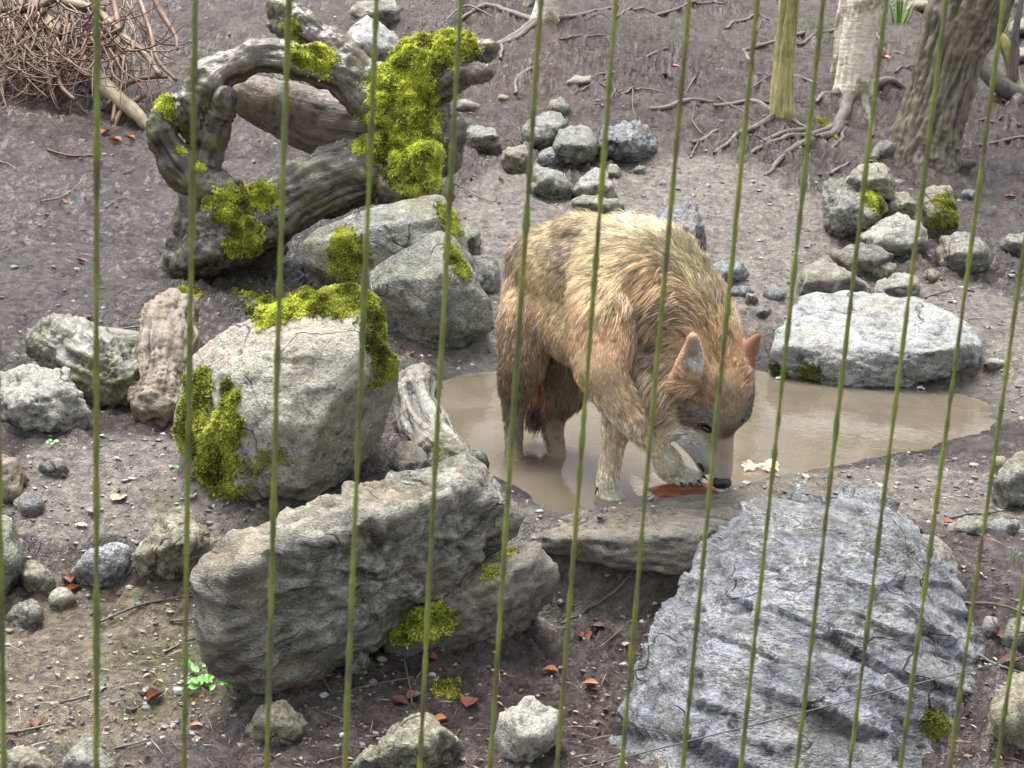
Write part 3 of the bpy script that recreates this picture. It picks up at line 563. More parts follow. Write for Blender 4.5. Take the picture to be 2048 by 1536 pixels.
small = [
 # label, base pixel, outline, material, thickness
 ('pale angular rock beside the weathered log at the left edge', (90, 865), [(-30, 748), (60, 735), (132, 738), (162, 790), (180, 862), (110, 874), (40, 852), (-30, 838)], 'pale', .2, 5),
 ('brownish two-humped rock between the slate shard and the long block', (300, 1160), [(256, 1112), (290, 1070), (330, 1020), (372, 1014), (430, 1080), (446, 1110), (392, 1150), (268, 1168)], 'brown', .15, 5),
 ('flat blue-grey slate shard with one white vein', (190, 1175), [(134, 1152), (180, 1106), (225, 1087), (260, 1088), (252, 1150), (200, 1179), (150, 1172)], 'slate', .12, 4),
 ('grey-green rock cut off by the left edge above the wet slab', (10, 1195), [(-60, 1030), (10, 1032), (48, 1100), (40, 1142), (5, 1205), (-60, 1205)], 'grey', .16, 4),
 ('small green-brown rock beside the slate shard', (75, 1190), [(38, 1150), (55, 1115), (100, 1140), (110, 1165), (90, 1195), (50, 1180)], 'brown', .07, 4),
 ('small pale pebble-like stone below the green-brown rock', (120, 1218), [(92, 1200), (115, 1172), (140, 1175), (152, 1200), (130, 1218), (100, 1218)], 'pale', .05, 3),
 ('dark wet crumbly stone by the trickle of water', (50, 1255), [(15, 1230), (40, 1195), (80, 1200), (95, 1240), (60, 1265), (25, 1262)], 'dark', .07, 4),
 ('pointed grey stone standing on the front gravel', (170, 1560), [(108, 1570), (140, 1510), (176, 1466), (232, 1528), (240, 1585), (110, 1590)], 'grey', .1, 4),
 ('flat greenish stone with pale stripes in the front left corner', (40, 1560), [(-20, 1510), (20, 1490), (70, 1500), (115, 1530), (100, 1570), (-20, 1575)], 'brown', .1, 4),
 ('lumpy clay coloured stone half sunk in the front mud', (550, 1500), [(492, 1462), (520, 1410), (570, 1394), (616, 1432), (604, 1490), (512, 1504)], 'brown', .1, 4),
 ('yellowish brown rock with a ridge at the front', (800, 1560), [(695, 1540), (760, 1482), (830, 1428), (872, 1428), (922, 1480), (905, 1540), (800, 1580), (720, 1580)], 'brown', .14, 5),
 ('flat pale stone lying beside the huge slate slab', (1040, 1525), [(984, 1500), (1000, 1430), (1050, 1388), (1122, 1410), (1128, 1462), (1080, 1502), (1000, 1532)], 'pale', .12, 4),
 ('small upright stone under the long dark block', (715, 1350), [(688, 1320), (700, 1292), (735, 1292), (742, 1320), (730, 1352), (698, 1352)], 'grey', .06, 3),
 ('mottled green rock leaning on the slate slab', (1880, 1190), [(1812, 1100), (1835, 1060), (1870, 1058), (1905, 1110), (1920, 1180), (1880, 1200), (1820, 1180)], 'brown', .14, 4),
 ('grey rock at the right edge on the gravelly rim', (2010, 1020), [(1978, 1012), (1996, 935), (2048, 903), (2090, 910), (2090, 1022), (2010, 1026)], 'grey', .16, 4),
 ('small brown square stone next to the grey right-edge rock', (1995, 950), [(1985, 945), (1990, 908), (2010, 905), (2016, 945), (1998, 952)], 'brown', .05, 3),
 ('flat grey-green stone set in the mud right of the slate', (1940, 1072), [(1885, 1060), (1930, 1036), (1985, 1052), (1970, 1075), (1910, 1078)], 'grey', .05, 3),
 ('flat dark slate piece beside the flat grey-green stone', (2010, 1070), [(1970, 1050), (2000, 1035), (2045, 1040), (2040, 1062), (2000, 1076)], 'slate', .05, 3),
 ('dark slate splinter in the leaf litter by the slab', (1985, 1275), [(1960, 1270), (1970, 1222), (1995, 1235), (2000, 1270), (1985, 1290)], 'slate', .05, 3),
 ('grey block in the leaf litter right of the slab', (2030, 1300), [(2000, 1290), (2015, 1240), (2070, 1232), (2080, 1290), (2030, 1305)], 'grey', .08, 3),
 ('greenish rock in the lower right corner behind the slab', (2030, 1500), [(1975, 1480), (1985, 1400), (2030, 1345), (2090, 1340), (2090, 1510), (2010, 1515)], 'brown', .16, 4),
 # pile on the right
 ('tall grey-green rock of the stone pile with a moss patch on top', (1690, 480), [(1643, 372), (1662, 358), (1762, 374), (1772, 420), (1720, 470), (1682, 484), (1650, 452)], 'grey', .22, 5),
 ('brown rock balanced on top of the stone pile', (1740, 470), [(1682, 362), (1720, 328), (1772, 328), (1792, 364), (1786, 388), (1742, 380)], 'brown', .16, 4),
 ('rounded yellowish rock in the middle of the stone pile', (1790, 470), [(1756, 412), (1775, 385), (1815, 383), (1838, 405), (1832, 436), (1770, 440)], 'brown', .14, 4),
 ('upright mossy yellowish rock at the back of the stone pile', (1880, 472), [(1838, 385), (1860, 370), (1905, 372), (1918, 400), (1916, 455), (1880, 474), (1850, 455)], 'brown', .16, 4),
 ('pale angular rock in front of the upright mossy one', (1790, 520), [(1708, 480), (1760, 440), (1800, 430), (1845, 445), (1858, 490), (1830, 512), (1770, 522)], 'pale', .2, 4),
 ('thin brown slab jutting from the stone pile', (1720, 555), [(1657, 505), (1720, 484), (1790, 510), (1780, 530), (1722, 560), (1690, 548)], 'dark', .14, 4),
 ('wedge shaped brown rock with a jagged crest', (1660, 598), [(1582, 588), (1600, 545), (1612, 530), (1660, 514), (1742, 575), (1735, 602), (1600, 604)], 'dark', .18, 4),
 ('pale flat stone behind the big oval rock', (1790, 598), [(1742, 575), (1790, 548), (1835, 545), (1842, 590), (1800, 602), (1748, 600)], 'pale', .14, 4),
 ('round grey rock to the right of the stone pile', (1920, 550), [(1868, 510), (1885, 472), (1930, 462), (1975, 490), (1982, 520), (1945, 550), (1890, 545)], 'grey', .2, 4),
 ('dark grey rock at the right edge beyond the pile', (2030, 512), [(1998, 490), (2020, 465), (2070, 462), (2080, 505), (2030, 516)], 'grey', .15, 4),
 ('small mossy stone under the thin brown slab', (1765, 560), [(1730, 545), (1755, 520), (1790, 525), (1795, 550), (1760, 564)], 'brown', .08, 3),
 ('small tan stone between the round rock and the pile', (1862, 566), [(1842, 550), (1858, 532), (1882, 540), (1880, 560), (1860, 568)], 'brown', .06, 3),
 ('flat blue-grey stone by the trunk above the pile', (1790, 375), [(1780, 372), (1790, 355), (1812, 355), (1810, 375)], 'slate', .06, 3),
 ('small bluish stone beside the upright mossy rock', (1935, 395), [(1918, 390), (1930, 375), (1952, 378), (1948, 395), (1930, 400)], 'slate', .06, 3),
 # behind the wolf
 ('blue-grey slate boulder behind the wolf shoulders', (1370, 505), [(1305, 425), (1340, 405), (1400, 402), (1412, 450), (1410, 500), (1370, 512), (1330, 500)], 'slate', .18, 5),
 ('dark slate stone beside the wolf neck', (1460, 565), [(1415, 540), (1430, 520), (1490, 525), (1505, 550), (1480, 568), (1430, 568)], 'slate', .12, 4),
 ('small flat slate behind the wolf ears', (1480, 592), [(1456, 585), (1470, 570), (1505, 572), (1510, 588), (1480, 596)], 'slate', .07, 3),
 ('small dark green stone by the oval rock', (1545, 600), [(1520, 590), (1540, 568), (1572, 578), (1575, 598), (1545, 604)], 'slate', .07, 3),
 ('tiny tan stone by the oval rock', (1502, 606), [(1488, 600), (1496, 582), (1514, 585), (1516, 602), (1502, 608)], 'brown', .05, 3),
 ('small wet black stone near the wolf ear', (1525, 634), [(1506, 625), (1520, 610), (1545, 614), (1542, 630), (1522, 636)], 'slate', .06, 3),
 # middle of the slope
 ('broad dark slate boulder on the slope behind the wolf', (1260, 325), [(1192, 290), (1210, 252), (1270, 242), (1312, 262), (1318, 290), (1290, 318), (1230, 328), (1196, 318)], 'slate', .26, 5),
 ('grey-green rock leaning on the broad dark slate boulder', (1160, 330), [(1095, 300), (1130, 255), (1175, 248), (1205, 290), (1198, 330), (1150, 335), (1110, 325)], 'grey', .2, 4),
 ('pale grey rock in the middle of the slope heap', (1090, 300), [(1040, 262), (1070, 225), (1120, 222), (1142, 245), (1120, 290), (1075, 305), (1045, 290)], 'grey', .2, 4),
 ('small slate wedge at the foot of the slope heap', (1095, 328), [(1065, 325), (1085, 298), (1120, 292), (1125, 318), (1100, 332)], 'slate', .08, 3),
 ('small pointed stone topping the slope heap', (1115, 228), [(1092, 222), (1100, 200), (1125, 194), (1142, 215), (1135, 232)], 'grey', .1, 3),
 ('long grey stone between the stump and the slope heap', (960, 300), [(918, 275), (940, 250), (985, 255), (1010, 285), (1005, 302), (950, 300)], 'grey', .12, 4),
 ('mossy stone wedged left of the slope heap', (1035, 340), [(1000, 325), (1010, 295), (1050, 290), (1068, 320), (1060, 345), (1020, 345)], 'brown', .12, 4),
 ('jagged green-grey rock below the slope heap', (1110, 398), [(1046, 350), (1070, 330), (1125, 345), (1150, 385), (1140, 402), (1100, 398), (1060, 380)], 'grey', .14, 4),
 ('pale crumpled stone beside the jagged green-grey rock', (1200, 408), [(1140, 385), (1165, 350), (1200, 330), (1215, 360), (1242, 400), (1200, 415), (1155, 408)], 'pale', .14, 4),
 ('long buff stone lying under the jagged rock', (1200, 430), [(1138, 405), (1170, 388), (1240, 400), (1255, 420), (1220, 432), (1160, 428)], 'brown', .1, 4),
 ('small round buff stone on the slope', (1230, 360), [(1208, 350), (1215, 328), (1240, 330), (1248, 350), (1230, 362)], 'brown', .08, 3),
 ('tiny greenish stone by the dark slate boulder', (1278, 346), [(1264, 342), (1275, 330), (1292, 333), (1290, 345)], 'grey', .04, 3),
 ('flat stone just behind the wolf back', (1250, 448), [(1212, 440), (1230, 425), (1280, 428), (1290, 446), (1250, 452)], 'grey', .1, 3),
 ('flat stone on the slope path by the stump', (930, 222), [(905, 215), (920, 198), (960, 205), (962, 222), (930, 226)], 'brown', .08, 3),
 ('tiny buff stone above the slope heap', (1003, 205), [(990, 202), (1000, 188), (1018, 192), (1018, 205)], 'brown', .05, 3),
 ('whitish angular boulder behind the dead stump', (740, 130), [(678, 85), (700, 55), (735, 36), (782, 50), (802, 100), (790, 132), (700, 128)], 'white', .3, 4),
 ('dark rounded rock beyond the whitish boulder', (760, 50), [(695, 25), (720, 2), (790, 2), (808, 30), (790, 52), (720, 50)], 'dark', .3, 4),
 ('dark stone beside the two-tier rock', (940, 510), [(918, 480), (930, 452), (958, 450), (962, 490), (945, 514), (922, 505)], 'grey', .14, 4),
 ('greenish stone between the two-tier rock and the wolf', (970, 592), [(935, 545), (950, 512), (985, 510), (1005, 545), (995, 590), (960, 595)], 'grey', .16, 4),
 ('small whitish stone by the foot of the two-tier rock', (605, 540), [(588, 530), (595, 512), (618, 515), (620, 538), (600, 544)], 'white', .06, 3),
 ('brown rounded stone under the curved mossy root', (820, 975), [(778, 930), (800, 880), (845, 880), (868, 930), (850, 975), (800, 980)], 'dark', .12, 4),
 ('small wet stone where the pool meets the curved root', (945, 930), [(918, 925), (930, 898), (965, 900), (980, 925), (950, 935)], 'grey', .08, 3),
 ('small slate splinter on the gravel left of the boulder', (110, 950), [(75, 930), (95, 905), (125, 915), (140, 945), (100, 955)], 'slate', .06, 3),
 ('rough blue-grey stone near the left edge', (60, 1030), [(20, 1020), (40, 985), (80, 985), (95, 1025), (60, 1040)], 'slate', .08, 3),
 ('pale stone embedded above the right gravel rim', (1985, 735), [(1962, 730), (1985, 715), (2020, 722), (2015, 740)], 'pale', .06, 3),
 ('grey stone on the upper slope below the far tree', (1150, 170), [(1120, 165), (1150, 152), (1190, 152), (1195, 168), (1150, 175)], 'brown', .12, 3),
]
for lab, base, ol, mt, th, lv in small:
    rock(lab, base, ol, mt, th, lvl=lv, amp=0.07 if lv > 3 else 0.08, fac=1.15, chips=10, soft=60, strata=0.5 if mt in ('slate', 'dark') else 0.15, rid=0.7)
# ------------------------------------------------------------------ wood: limbs grown as one surface
def limb_surface(paths, k=0.03, h=0.014, seed=1, grain=0.004, lumps=0.012, pad=0.08, it=1):
    """paths: lists of (x, y, z, r); one blended surface, with grain coordinates squeezed along each limb"""
    segs = []; cum = []
    for ip, p in enumerate(paths):
        p = np.asarray(p, float); n = max(3, int(len(p)*4)); q = smooth_path(p, n); L = ip*3.7; e = q[-1, :3]-q[0, :3]; e = e/(np.linalg.norm(e)+1e-9)
        for a, b in zip(q[:-1], q[1:]):
            segs.append((a[:3], b[:3], max(a[3], .004), max(b[3], .004))); cum.append((L, e)); L += np.linalg.norm(b[:3]-a[:3])
    A = np.array([s[0] for s in segs]+[s[1] for s in segs]); Rm = max(max(s[2], s[3]) for s in segs)
    lo, hi = A.min(0)-Rm-pad, A.max(0)+Rm+pad; G, shp = grid_pts(lo, hi, h)
    D = np.full(len(G), 1e3, np.float32)
    for a, b, ra, rb in segs:
        r = max(ra, rb)+0.12; bb = np.logical_and.reduce([(G[:, i] > min(a[i], b[i])-r) & (G[:, i] < max(a[i], b[i])+r) for i in range(3)])
        D[bb] = smin(D[bb], sd_cap(G[bb], a, b, ra, rb).astype(np.float32), k) if True else D[bb]
    V, F = surface_nets(D.reshape(shp), lo, h); V = laplace(V, F, it)
    best = np.full(len(V), 1e9); g = np.zeros_like(V)
    for (a, b, ra, rb), (L, e) in zip(segs, cum):
        d = sd_cap(V.astype(np.float32), a, b, ra, rb); m = d < best; best[m] = d[m]
        ab = b-a; v = V[m]; t = np.clip(((v-a)@ab)/(ab@ab+1e-12), 0, 1); cen = a+t[:, None]*ab
        g[m] = (v-cen)+np.outer((L+t*np.linalg.norm(ab))*0.09, e)
    T = np.vstack([F[:, :3], F[:, [0, 2, 3]]]); N = vnormals(V, T)
    d = lumps*fbm(V, 7, 3, 0.5, seed*3.1)+grain*(ridged(g, 26, 4, seed*1.7)+0.6*fbm(g, 90, 2, 0.6, seed))
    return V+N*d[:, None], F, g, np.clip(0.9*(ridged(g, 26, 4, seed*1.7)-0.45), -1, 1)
def pp(px, py, Y, rpx):
    p = at(px, py, Y); sc = FPX/((p-CAM)@_d); return (p[0], p[1], p[2], rpx/sc)
def limb_obj(name, paths, mat, parent=None, loc=None, **kw):
    V, F, g, cv = limb_surface(paths, **kw); o = obj(name, V, F, mat, parent, loc); attr(o.data, 'cav_shade', cv, 'FLOAT'); attr(o.data, 'grain', g, 'FLOAT_VECTOR'); return o
def grain_tube(P, R, sides, seed=0, disp=0.0, freq=30, lump=0.8):
    V, Fs = tube(P, R, sides); n = len(P); P = np.asarray(P); ax = P[-1]-P[0]; ax = ax/np.linalg.norm(ax); g = V-np.outer((V@ax)*0.88, ax)
    if disp:
        cen = np.vstack([np.repeat(P, sides, 0), P[:1], P[-1:]]); N = V-cen; N /= np.linalg.norm(N, axis=1)[:, None]+1e-9
        V = V+N*(disp*(ridged(g, freq, 3, seed)+lump*fbm(V, freq*0.35, 3, 0.5, seed+4)))[:, None]
    return V, Fs, g
def tube_cav_shade(V, g, freq, seed): return np.clip(0.9*(ridged(g, freq, 2, seed)-0.3), -1, 1)
def tube_obj(name, P, R, mat, sides=8, parent=None, loc=None, seed=0, disp=0.0, freq=30, lump=0.8):
    V, Fs, g = grain_tube(P, R, sides, seed, disp, freq, lump); o = obj(name, V, Fs, mat, parent, loc); attr(o.data, 'grain', g, 'FLOAT_VECTOR')
    if disp > 0.003: attr(o.data, 'cav_shade', tube_cav_shade(V, g, freq, seed), 'FLOAT')
    return o

Y = gY(420, 556)+0.12                                             # distance of the dead stump
stump = thing('dead_stump', 'wet dead tree stump with looping roots and bright green moss', 'stump', ground(600, 500))
body = [
 [pp(395, 490, Y-.05, 62), pp(470, 470, Y-.02, 78), pp(570, 410, Y, 72), pp(690, 350, Y+.05, 70), pp(790, 320, Y+.08, 80), pp(830, 260, Y+.1, 82)],
 [pp(830, 300, Y+.1, 85), pp(825, 220, Y+.12, 78), pp(835, 150, Y+.12, 62), pp(885, 115, Y+.1, 52), pp(945, 105, Y+.08, 32), pp(978, 98, Y+.06, 14)],
 [pp(880, 180, Y+.06, 34), pp(930, 150, Y+.02, 26), pp(975, 145, Y, 8)],
 [pp(800, 230, Y+.08, 55), pp(735, 190, Y+.08, 48), pp(680, 150, Y+.06, 40), pp(590, 118, Y+.04, 38), pp(500, 118, Y-.02, 34), pp(430, 150, Y-.06, 32), pp(395, 200, Y-.08, 40), pp(392, 250, Y-.06, 40)],
 [pp(450, 205, Y-.10, 28), pp(425, 260, Y-.08, 34), pp(405, 330, Y-.06, 32), pp(430, 380, Y-.02, 34)],
 [pp(335, 215, Y-.1, 22), pp(318, 255, Y-.12, 26), pp(345, 310, Y-.12, 28), pp(395, 360, Y-.12, 30), pp(445, 380, Y-.12, 24), pp(465, 380, Y-.13, 16)],
 [pp(395, 215, Y-.08, 30), pp(350, 215, Y-.1, 26), pp(325, 235, Y-.11, 24)],
 [pp(770, 200, Y+.1, 50), pp(700, 140, Y+.16, 46), pp(640, 80, Y+.2, 40), pp(585, 40, Y+.24, 34), pp(560, 15, Y+.26, 18)],
 [pp(640, 80, Y+.2, 36), pp(575, 55, Y+.22, 24), pp(540, 55, Y+.22, 8)],
 [pp(880, 260, Y+.12, 44), pp(888, 300, Y+.1, 36), pp(890, 325, Y+.1, 26)],
 [pp(440, 440, Y-.14, 48), pp(420, 500, Y-.14, 62), pp(380, 520, Y-.1, 42), pp(350, 540, Y-.08, 20)],
 [pp(430, 520, Y-.05, 50), pp(490, 520, Y+.05, 42), pp(540, 490, Y+.1, 34)],
 [pp(800, 330, Y-.02, 50), pp(790, 380, Y-.06, 30), pp(770, 408, Y-.06, 16)],
 [pp(850, 330, Y-.02, 46), pp(850, 370, Y-.05, 30), pp(880, 388, Y-.06, 10), pp(900, 390, Y-.06, 5)],
 [pp(395, 380, Y-.08, 30), pp(390, 440, Y-.08, 38), pp(400, 490, Y-.08, 50)],
]
body = [[(a, b, c, r*0.86) for a, b, c, r in ch] for ch in body]
st = limb_obj('trunk', body, M['wetwood'], stump, h=0.0098, k=0.016, seed=2, grain=0.0075, lumps=0.026)
rear = limb_obj('rear_limb', [[pp(478, 185, Y+.25, 30), pp(560, 215, Y+.3, 48), pp(640, 245, Y+.34, 58), pp(740, 262, Y+.3, 62), pp(800, 270, Y+.24, 55)]], M['logwood'], stump, h=0.015, seed=5, grain=0.004, lumps=0.01)
V, Fs = tube([at(446, 198, Y-.125), at(455, 200, Y-.14)], [0.052, 0.05], 16); o = obj('cut_end', V, Fs, M['greywood'], stump); attr(o.data, 'grain', V, 'FLOAT_VECTOR')
# small logs
def small_log(label, pts, mat, **kw):
    P = [pp(*p) for p in pts]; c = np.mean([q[:3] for q in P], 0); base = (c[0], c[1], min(q[2]-q[3] for q in P))
    V, F, g, cv = limb_surface([P], **kw); o = obj('log', V, F, M[mat], None, base); attr(o.data, 'cav_shade', cv, 'FLOAT'); attr(o.data, 'grain', g, 'FLOAT_VECTOR'); return tag(o, label, 'log')
y1 = gY(300, 850)
small_log('short pale barkless log standing in the mud beside the boulder', [(345, 632, y1+.42, 42), (335, 690, y1+.30, 48), (325, 760, y1+.17, 46), (312, 820, y1+.07, 40)], 'logwood', h=0.008, seed=3, grain=0.010, lumps=0.028)
y2 = gY(230, 815)
small_log('grey weathered split log beside the short pale log', [(95, 680, y2+.30, 30), (140, 700, y2+.20, 44), (200, 740, y2+.10, 50), (240, 770, y2+.06, 42)], 'greywood', h=0.008, seed=8, grain=0.014, lumps=0.03)
small_log('thin grey wood splinter behind the weathered split log', [(180, 668, y2+.3, 10), (240, 685, y2+.26, 17), (285, 690, y2+.24, 14)], 'greywood', h=0.008, seed=9, grain=0.003, lumps=0.008)
y3 = gY(900, 930)
small_log('curved greenish root log between the boulder and the pool', [(838, 755, y3+.42, 22), (830, 800, y3+.30, 32), (850, 860, y3+.17, 36), (890, 910, y3+.07, 34), (930, 935, y3+.02, 24)], 'greywood', h=0.008, seed=6, grain=0.008, lumps=0.018)
y4 = gY(20, 1010)
small_log('rotten brown log end at the left edge', [(-40, 950, y4+.1, 40), (0, 970, y4+.06, 32), (12, 1000, y4+.03, 14)], 'logwood', h=0.01, seed=4, grain=0.008, lumps=0.02)

# ------------------------------------------------------------------ trees and roots
def tree(name, label, trunks, mat, roots=(), limbs=(), top=4.5, rootmat='root', seed=0, disp=0.008):
    b = ground(*trunks[0][0][:2]); t = thing(name, label, 'tree', (b[0], b[1], gz(b[0], b[1])))
    for q, tr in enumerate(trunks):
        Yb = gY(tr[0][0], tr[0][1])+0.02; P = [pp(p[0], p[1], Yb+(p[3] if len(p) > 3 else 0), p[2]) for p in tr]
        base = np.array(P[0]); foot = base.copy(); foot[2] -= 0.12; foot[3] *= 1.06
        d = np.array(P[-1])-np.array(P[-2]); d = d[:3]/np.linalg.norm(d[:3]); up = []
        for s in (0.6, 1.5, 2.6, top):
            e = np.array(P[-1][:3])+(d*0.6+np.array([0, 0, 0.4]))*s; up.append((*e, P[-1][3]*(1-0.16*s)))
        path = smooth_path(np.array([foot]+[np.array(p) for p in P]+[np.array(u) for u in up]), 240)
        tube_obj('trunk', path[:, :3], path[:, 3], M[mat], 120, t, None, seed+q, disp*(0.55 if mat == 'bark' else 1), 34 if mat == 'bark' else 24, 0.5)
        rs = np.random.RandomState(seed+q)
        for k in range(4):                                            # bare winter limbs above the picture
            i = 176+k*16; o0 = path[i, :3]; a = rs.rand()*6.28; L = 1.0+rs.rand()
            e = [o0, o0+np.array([math.cos(a), math.sin(a), 0.7])*L*0.4, o0+np.array([math.cos(a+.3), math.sin(a+.3), 1.0])*L*0.75, o0+np.array([math.cos(a), math.sin(a), 1.3])*L]
            e = smooth_path(e, 14); tube_obj('limb', e, np.linspace(path[i, 3]*0.4, 0.008, 14), M[mat], 7, t, None, k, 0.002, 20)
    for r in roots: root_on(r, t, rootmat)
    return t
def root_on(px, parent, mat='root', name='root', label=None):
    pts = []; n = len(px)
    for i, p in enumerate(px):
        g = ground(p[0], p[1]); r = 0.75*(p[2] if len(p) > 2 else 7)/(FPX/g[1])
        pts.append((g[0], g[1], hz(g[0], g[1])+0.25*r, r))
    q = smooth_path(np.array(pts), n*7); rs = np.random.RandomState(int(px[0][0]))
    q[:, 0] += 0.012*fbm(np.column_stack([np.arange(len(q))*0.25, np.zeros((len(q), 2))+rs.rand()*40]), 1, 2)
    zr = np.array([hz(a, b) for a, b in q[:, :2]]); zr = np.convolve(np.pad(zr, 3, mode='edge'), np.ones(7)/7, 'valid'); q[:, 2] = zr+0.05*q[:, 3]+0.002
    return tube_obj(name, q[:, :3], np.maximum(q[:, 3], .003), M[mat], 8, parent, None if parent else q[len(q)//2, :3], 3, 0.0006, 40)
tree('tree', 'slim straight tree with yellow-green algae on its bark', [[(1565, 236, 24), (1563, 200, 21), (1568, 120, 19), (1578, 0, 19)]], 'mossbark',
     [[(1552, 228, 10), (1505, 262, 8), (1470, 290, 7), (1430, 312, 4)], [(1560, 235, 8), (1500, 205, 7), (1430, 215, 5)], [(1575, 236, 7), (1600, 250, 5), (1620, 262, 3)]], seed=3, disp=0.004)
tree('birch_tree', 'pale barked birch with two stems', [[(1706, 185, 38), (1709, 150, 34), (1716, 80, 31), (1728, 0, 31)], [(1683, 165, 22, .1), (1687, 110, 18, .1), (1692, 50, 19, .1), (1700, 0, 20, .1)]], 'birch',
     [[(1700, 195, 18), (1682, 240, 16), (1666, 272, 13), (1600, 300, 10), (1555, 330, 7), (1528, 358, 4)], [(1690, 245, 11), (1640, 268, 9), (1580, 282, 8), (1530, 300, 7), (1490, 312, 5)], [(1725, 190, 14), (1740, 250, 9), (1745, 280, 5)], [(1680, 180, 16), (1650, 200, 9), (1630, 215, 4)], [(1740, 180, 18), (1780, 178, 12), (1820, 180, 8)], [(1690, 260, 6), (1675, 290, 5), (1665, 300, 3)], [(1610, 262, 9), (1560, 275, 8), (1520, 290, 5)]], seed=7, disp=0.006)
tree('tree', 'thick leaning tree with deeply furrowed brown bark', [[(1845, 318, 70), (1855, 265, 62), (1880, 190, 58), (1900, 110, 60), (1925, 40, 70), (1950, -20, 74)]], 'bark',
     [[(1790, 318, 34), (1765, 300, 22), (1745, 322, 10)], [(1890, 318, 30), (1920, 330, 18), (1950, 335, 8)]], seed=11, disp=0.026)
tree('tree', 'far tree foot with pale bark and spreading roots', [[(1090, 42, 30), (1092, 20, 25), (1096, 0, 24)], [(1050, 22, 14, .2), (1052, 0, 12, .2)]], 'birch',
     [[(1080, 45, 12), (1040, 65, 9), (1000, 85, 8), (978, 105, 5)], [(1070, 40, 10), (1010, 25, 8), (965, 20, 7), (920, 42, 4)], [(1075, 50, 9), (1030, 80, 8), (1005, 95, 6), (1000, 120, 4)], [(1110, 42, 9), (1160, 35, 7), (1200, 20, 5), (1250, 12, 4)]], seed=15, disp=0.006)
twisty = thing('shrub', 'twisted bare shrub with dark arching stems beside the thick tree', 'shrub', ground(2048, 215))
ys = gY(2048, 205)
for k, path in enumerate([[(2070, 215, 0, 22), (2040, 190, 0, 20), (2000, 170, 0, 17), (1965, 130, .05, 15), (1958, 90, .1, 13), (1990, 40, .1, 11), (2010, 0, .1, 10), (2020, -60, .1, 8)],
      [(2035, 190, 0, 13), (2015, 100, .05, 11), (1985, 50, .1, 9), (1990, -40, .1, 8)], [(2025, 180, 0, 9), (2030, 110, 0, 8), (2032, 60, 0, 6), (2045, -10, 0, 5)], [(2040, 195, -.05, 12), (2010, 225, -.1, 10), (1975, 235, -.15, 6)]]):
    P = smooth_path(np.array([pp(x, y, ys+dy, r) for x, y, dy, r in path]), 30); tube_obj('stem', P[:, :3], P[:, 3], M['root' if k != 1 else 'mossbark'], 9, twisty, None, k, 0.004, 25)
for k, r in enumerate([[(1300, 225, 7), (1360, 210, 8), (1425, 204, 5)], [(1428, 215, 6), (1475, 206, 7), (1545, 205, 4)], [(1502, 132, 6), (1490, 105, 6), (1560, 86, 5), (1620, 76, 6), (1682, 64, 5)], [(1592, 104, 4), (1612, 84, 5), (1640, 78, 3)],
      [(1752, 80, 6), (1770, 105, 6), (1812, 112, 5)], [(1030, 195, 4), (1035, 165, 6), (1078, 132, 5)], [(1385, 298, 5), (1420, 282, 5), (1440, 272, 3)], [(1640, 350, 4), (1670, 342, 5), (1700, 338, 3)], [(1580, 152, 4), (1620, 160, 5), (1635, 172, 3)], [(1230, 130, 3), (1300, 120, 4), (1350, 98, 3)], [(1180, 160, 3), (1250, 150, 4)], [(1960, 300, 4), (2010, 285, 5), (2050, 290, 4)]]):
    o = root_on(r, None, name='surface_root'); tag(o, 'bare root winding over the slope mud away from any trunk', 'root', 'roots lying bare on the slope')

# ------------------------------------------------------------------ dead spruce branches, upper left
bough = thing('spruce_branch', 'heap of dead reddish spruce branches with bare hanging twigs', 'branch', ground(200, 200))
rs = np.random.RandomState(5); yb = gY(190, 230)
def gpt(px, py, h): 
    g = ground(px, py); return g
main = smooth_path(np.array([pp(20, -90, yb+.9, 20), pp(95, 40, yb+.55, 21), pp(150, 110, yb+.32, 20), pp(215, 180, yb+.1, 17), pp(270, 225, yb-.05, 13), pp(300, 260, yb-.12, 7)]), 40)
tube_obj('branch', main[:, :3], main[:, 3], M['bough'], 12, bough, None, 2, 0.004, 50)
def branchlet(path, nm='twig', mat='twig', n=24):
    P = smooth_path(np.array([pp(x, y, yb+dy, r) for x, y, dy, r in path]), n); return tube_obj(nm, P[:, :3], P[:, 3], M[mat], 7, bough, None, int(path[0][0]), 0.0012, 60)
for p in [[(130, 70, .4, 9), (60, 100, .3, 8), (20, 140, .2, 8), (5, 190, .1, 7), (25, 240, .02, 6), (62, 277, -.1, 4)], [(210, 20, .5, 8), (150, 10, .5, 9), (100, -10, .6, 9)], [(110, -10, .6, 7), (190, 20, .5, 8), (245, 70, .3, 7), (290, 110, .2, 6), (320, 150, .05, 4)],
          [(220, -30, .6, 5), (235, 40, .4, 6), (238, 110, .2, 6), (233, 190, .05, 5), (225, 245, -.1, 4)], [(290, 190, .1, 5), (250, 215, 0, 6), (228, 255, -.1, 6), (235, 285, -.15, 5), (282, 296, -.2, 4)], [(300, -20, .5, 5), (325, 30, .4, 6), (350, 70, .3, 4), (355, 98, .2, 3)],
          [(120, 60, .4, 5), (105, 110, .2, 6), (120, 170, .05, 5), (150, 200, -.05, 4)], [(280, 0, .6, 5), (300, 60, .35, 5), (315, 120, .15, 4), (352, 160, .05, 3)], [(0, 20, .5, 6), (70, 15, .5, 7), (140, -20, .6, 8)], [(20, 60, .4, 4), (110, 90, .3, 5), (175, 90, .3, 5), (245, 55, .3, 4)], [(215, 210, .0, 4), (250, 170, .1, 5), (300, 155, .1, 4), (335, 155, .1, 3)],
          [(0, 75, .4, 6), (40, 60, .4, 6), (90, 20, .5, 5)]]: branchlet(p, mat='bough' if p[0][3] > 6 else 'twig')
fine = []
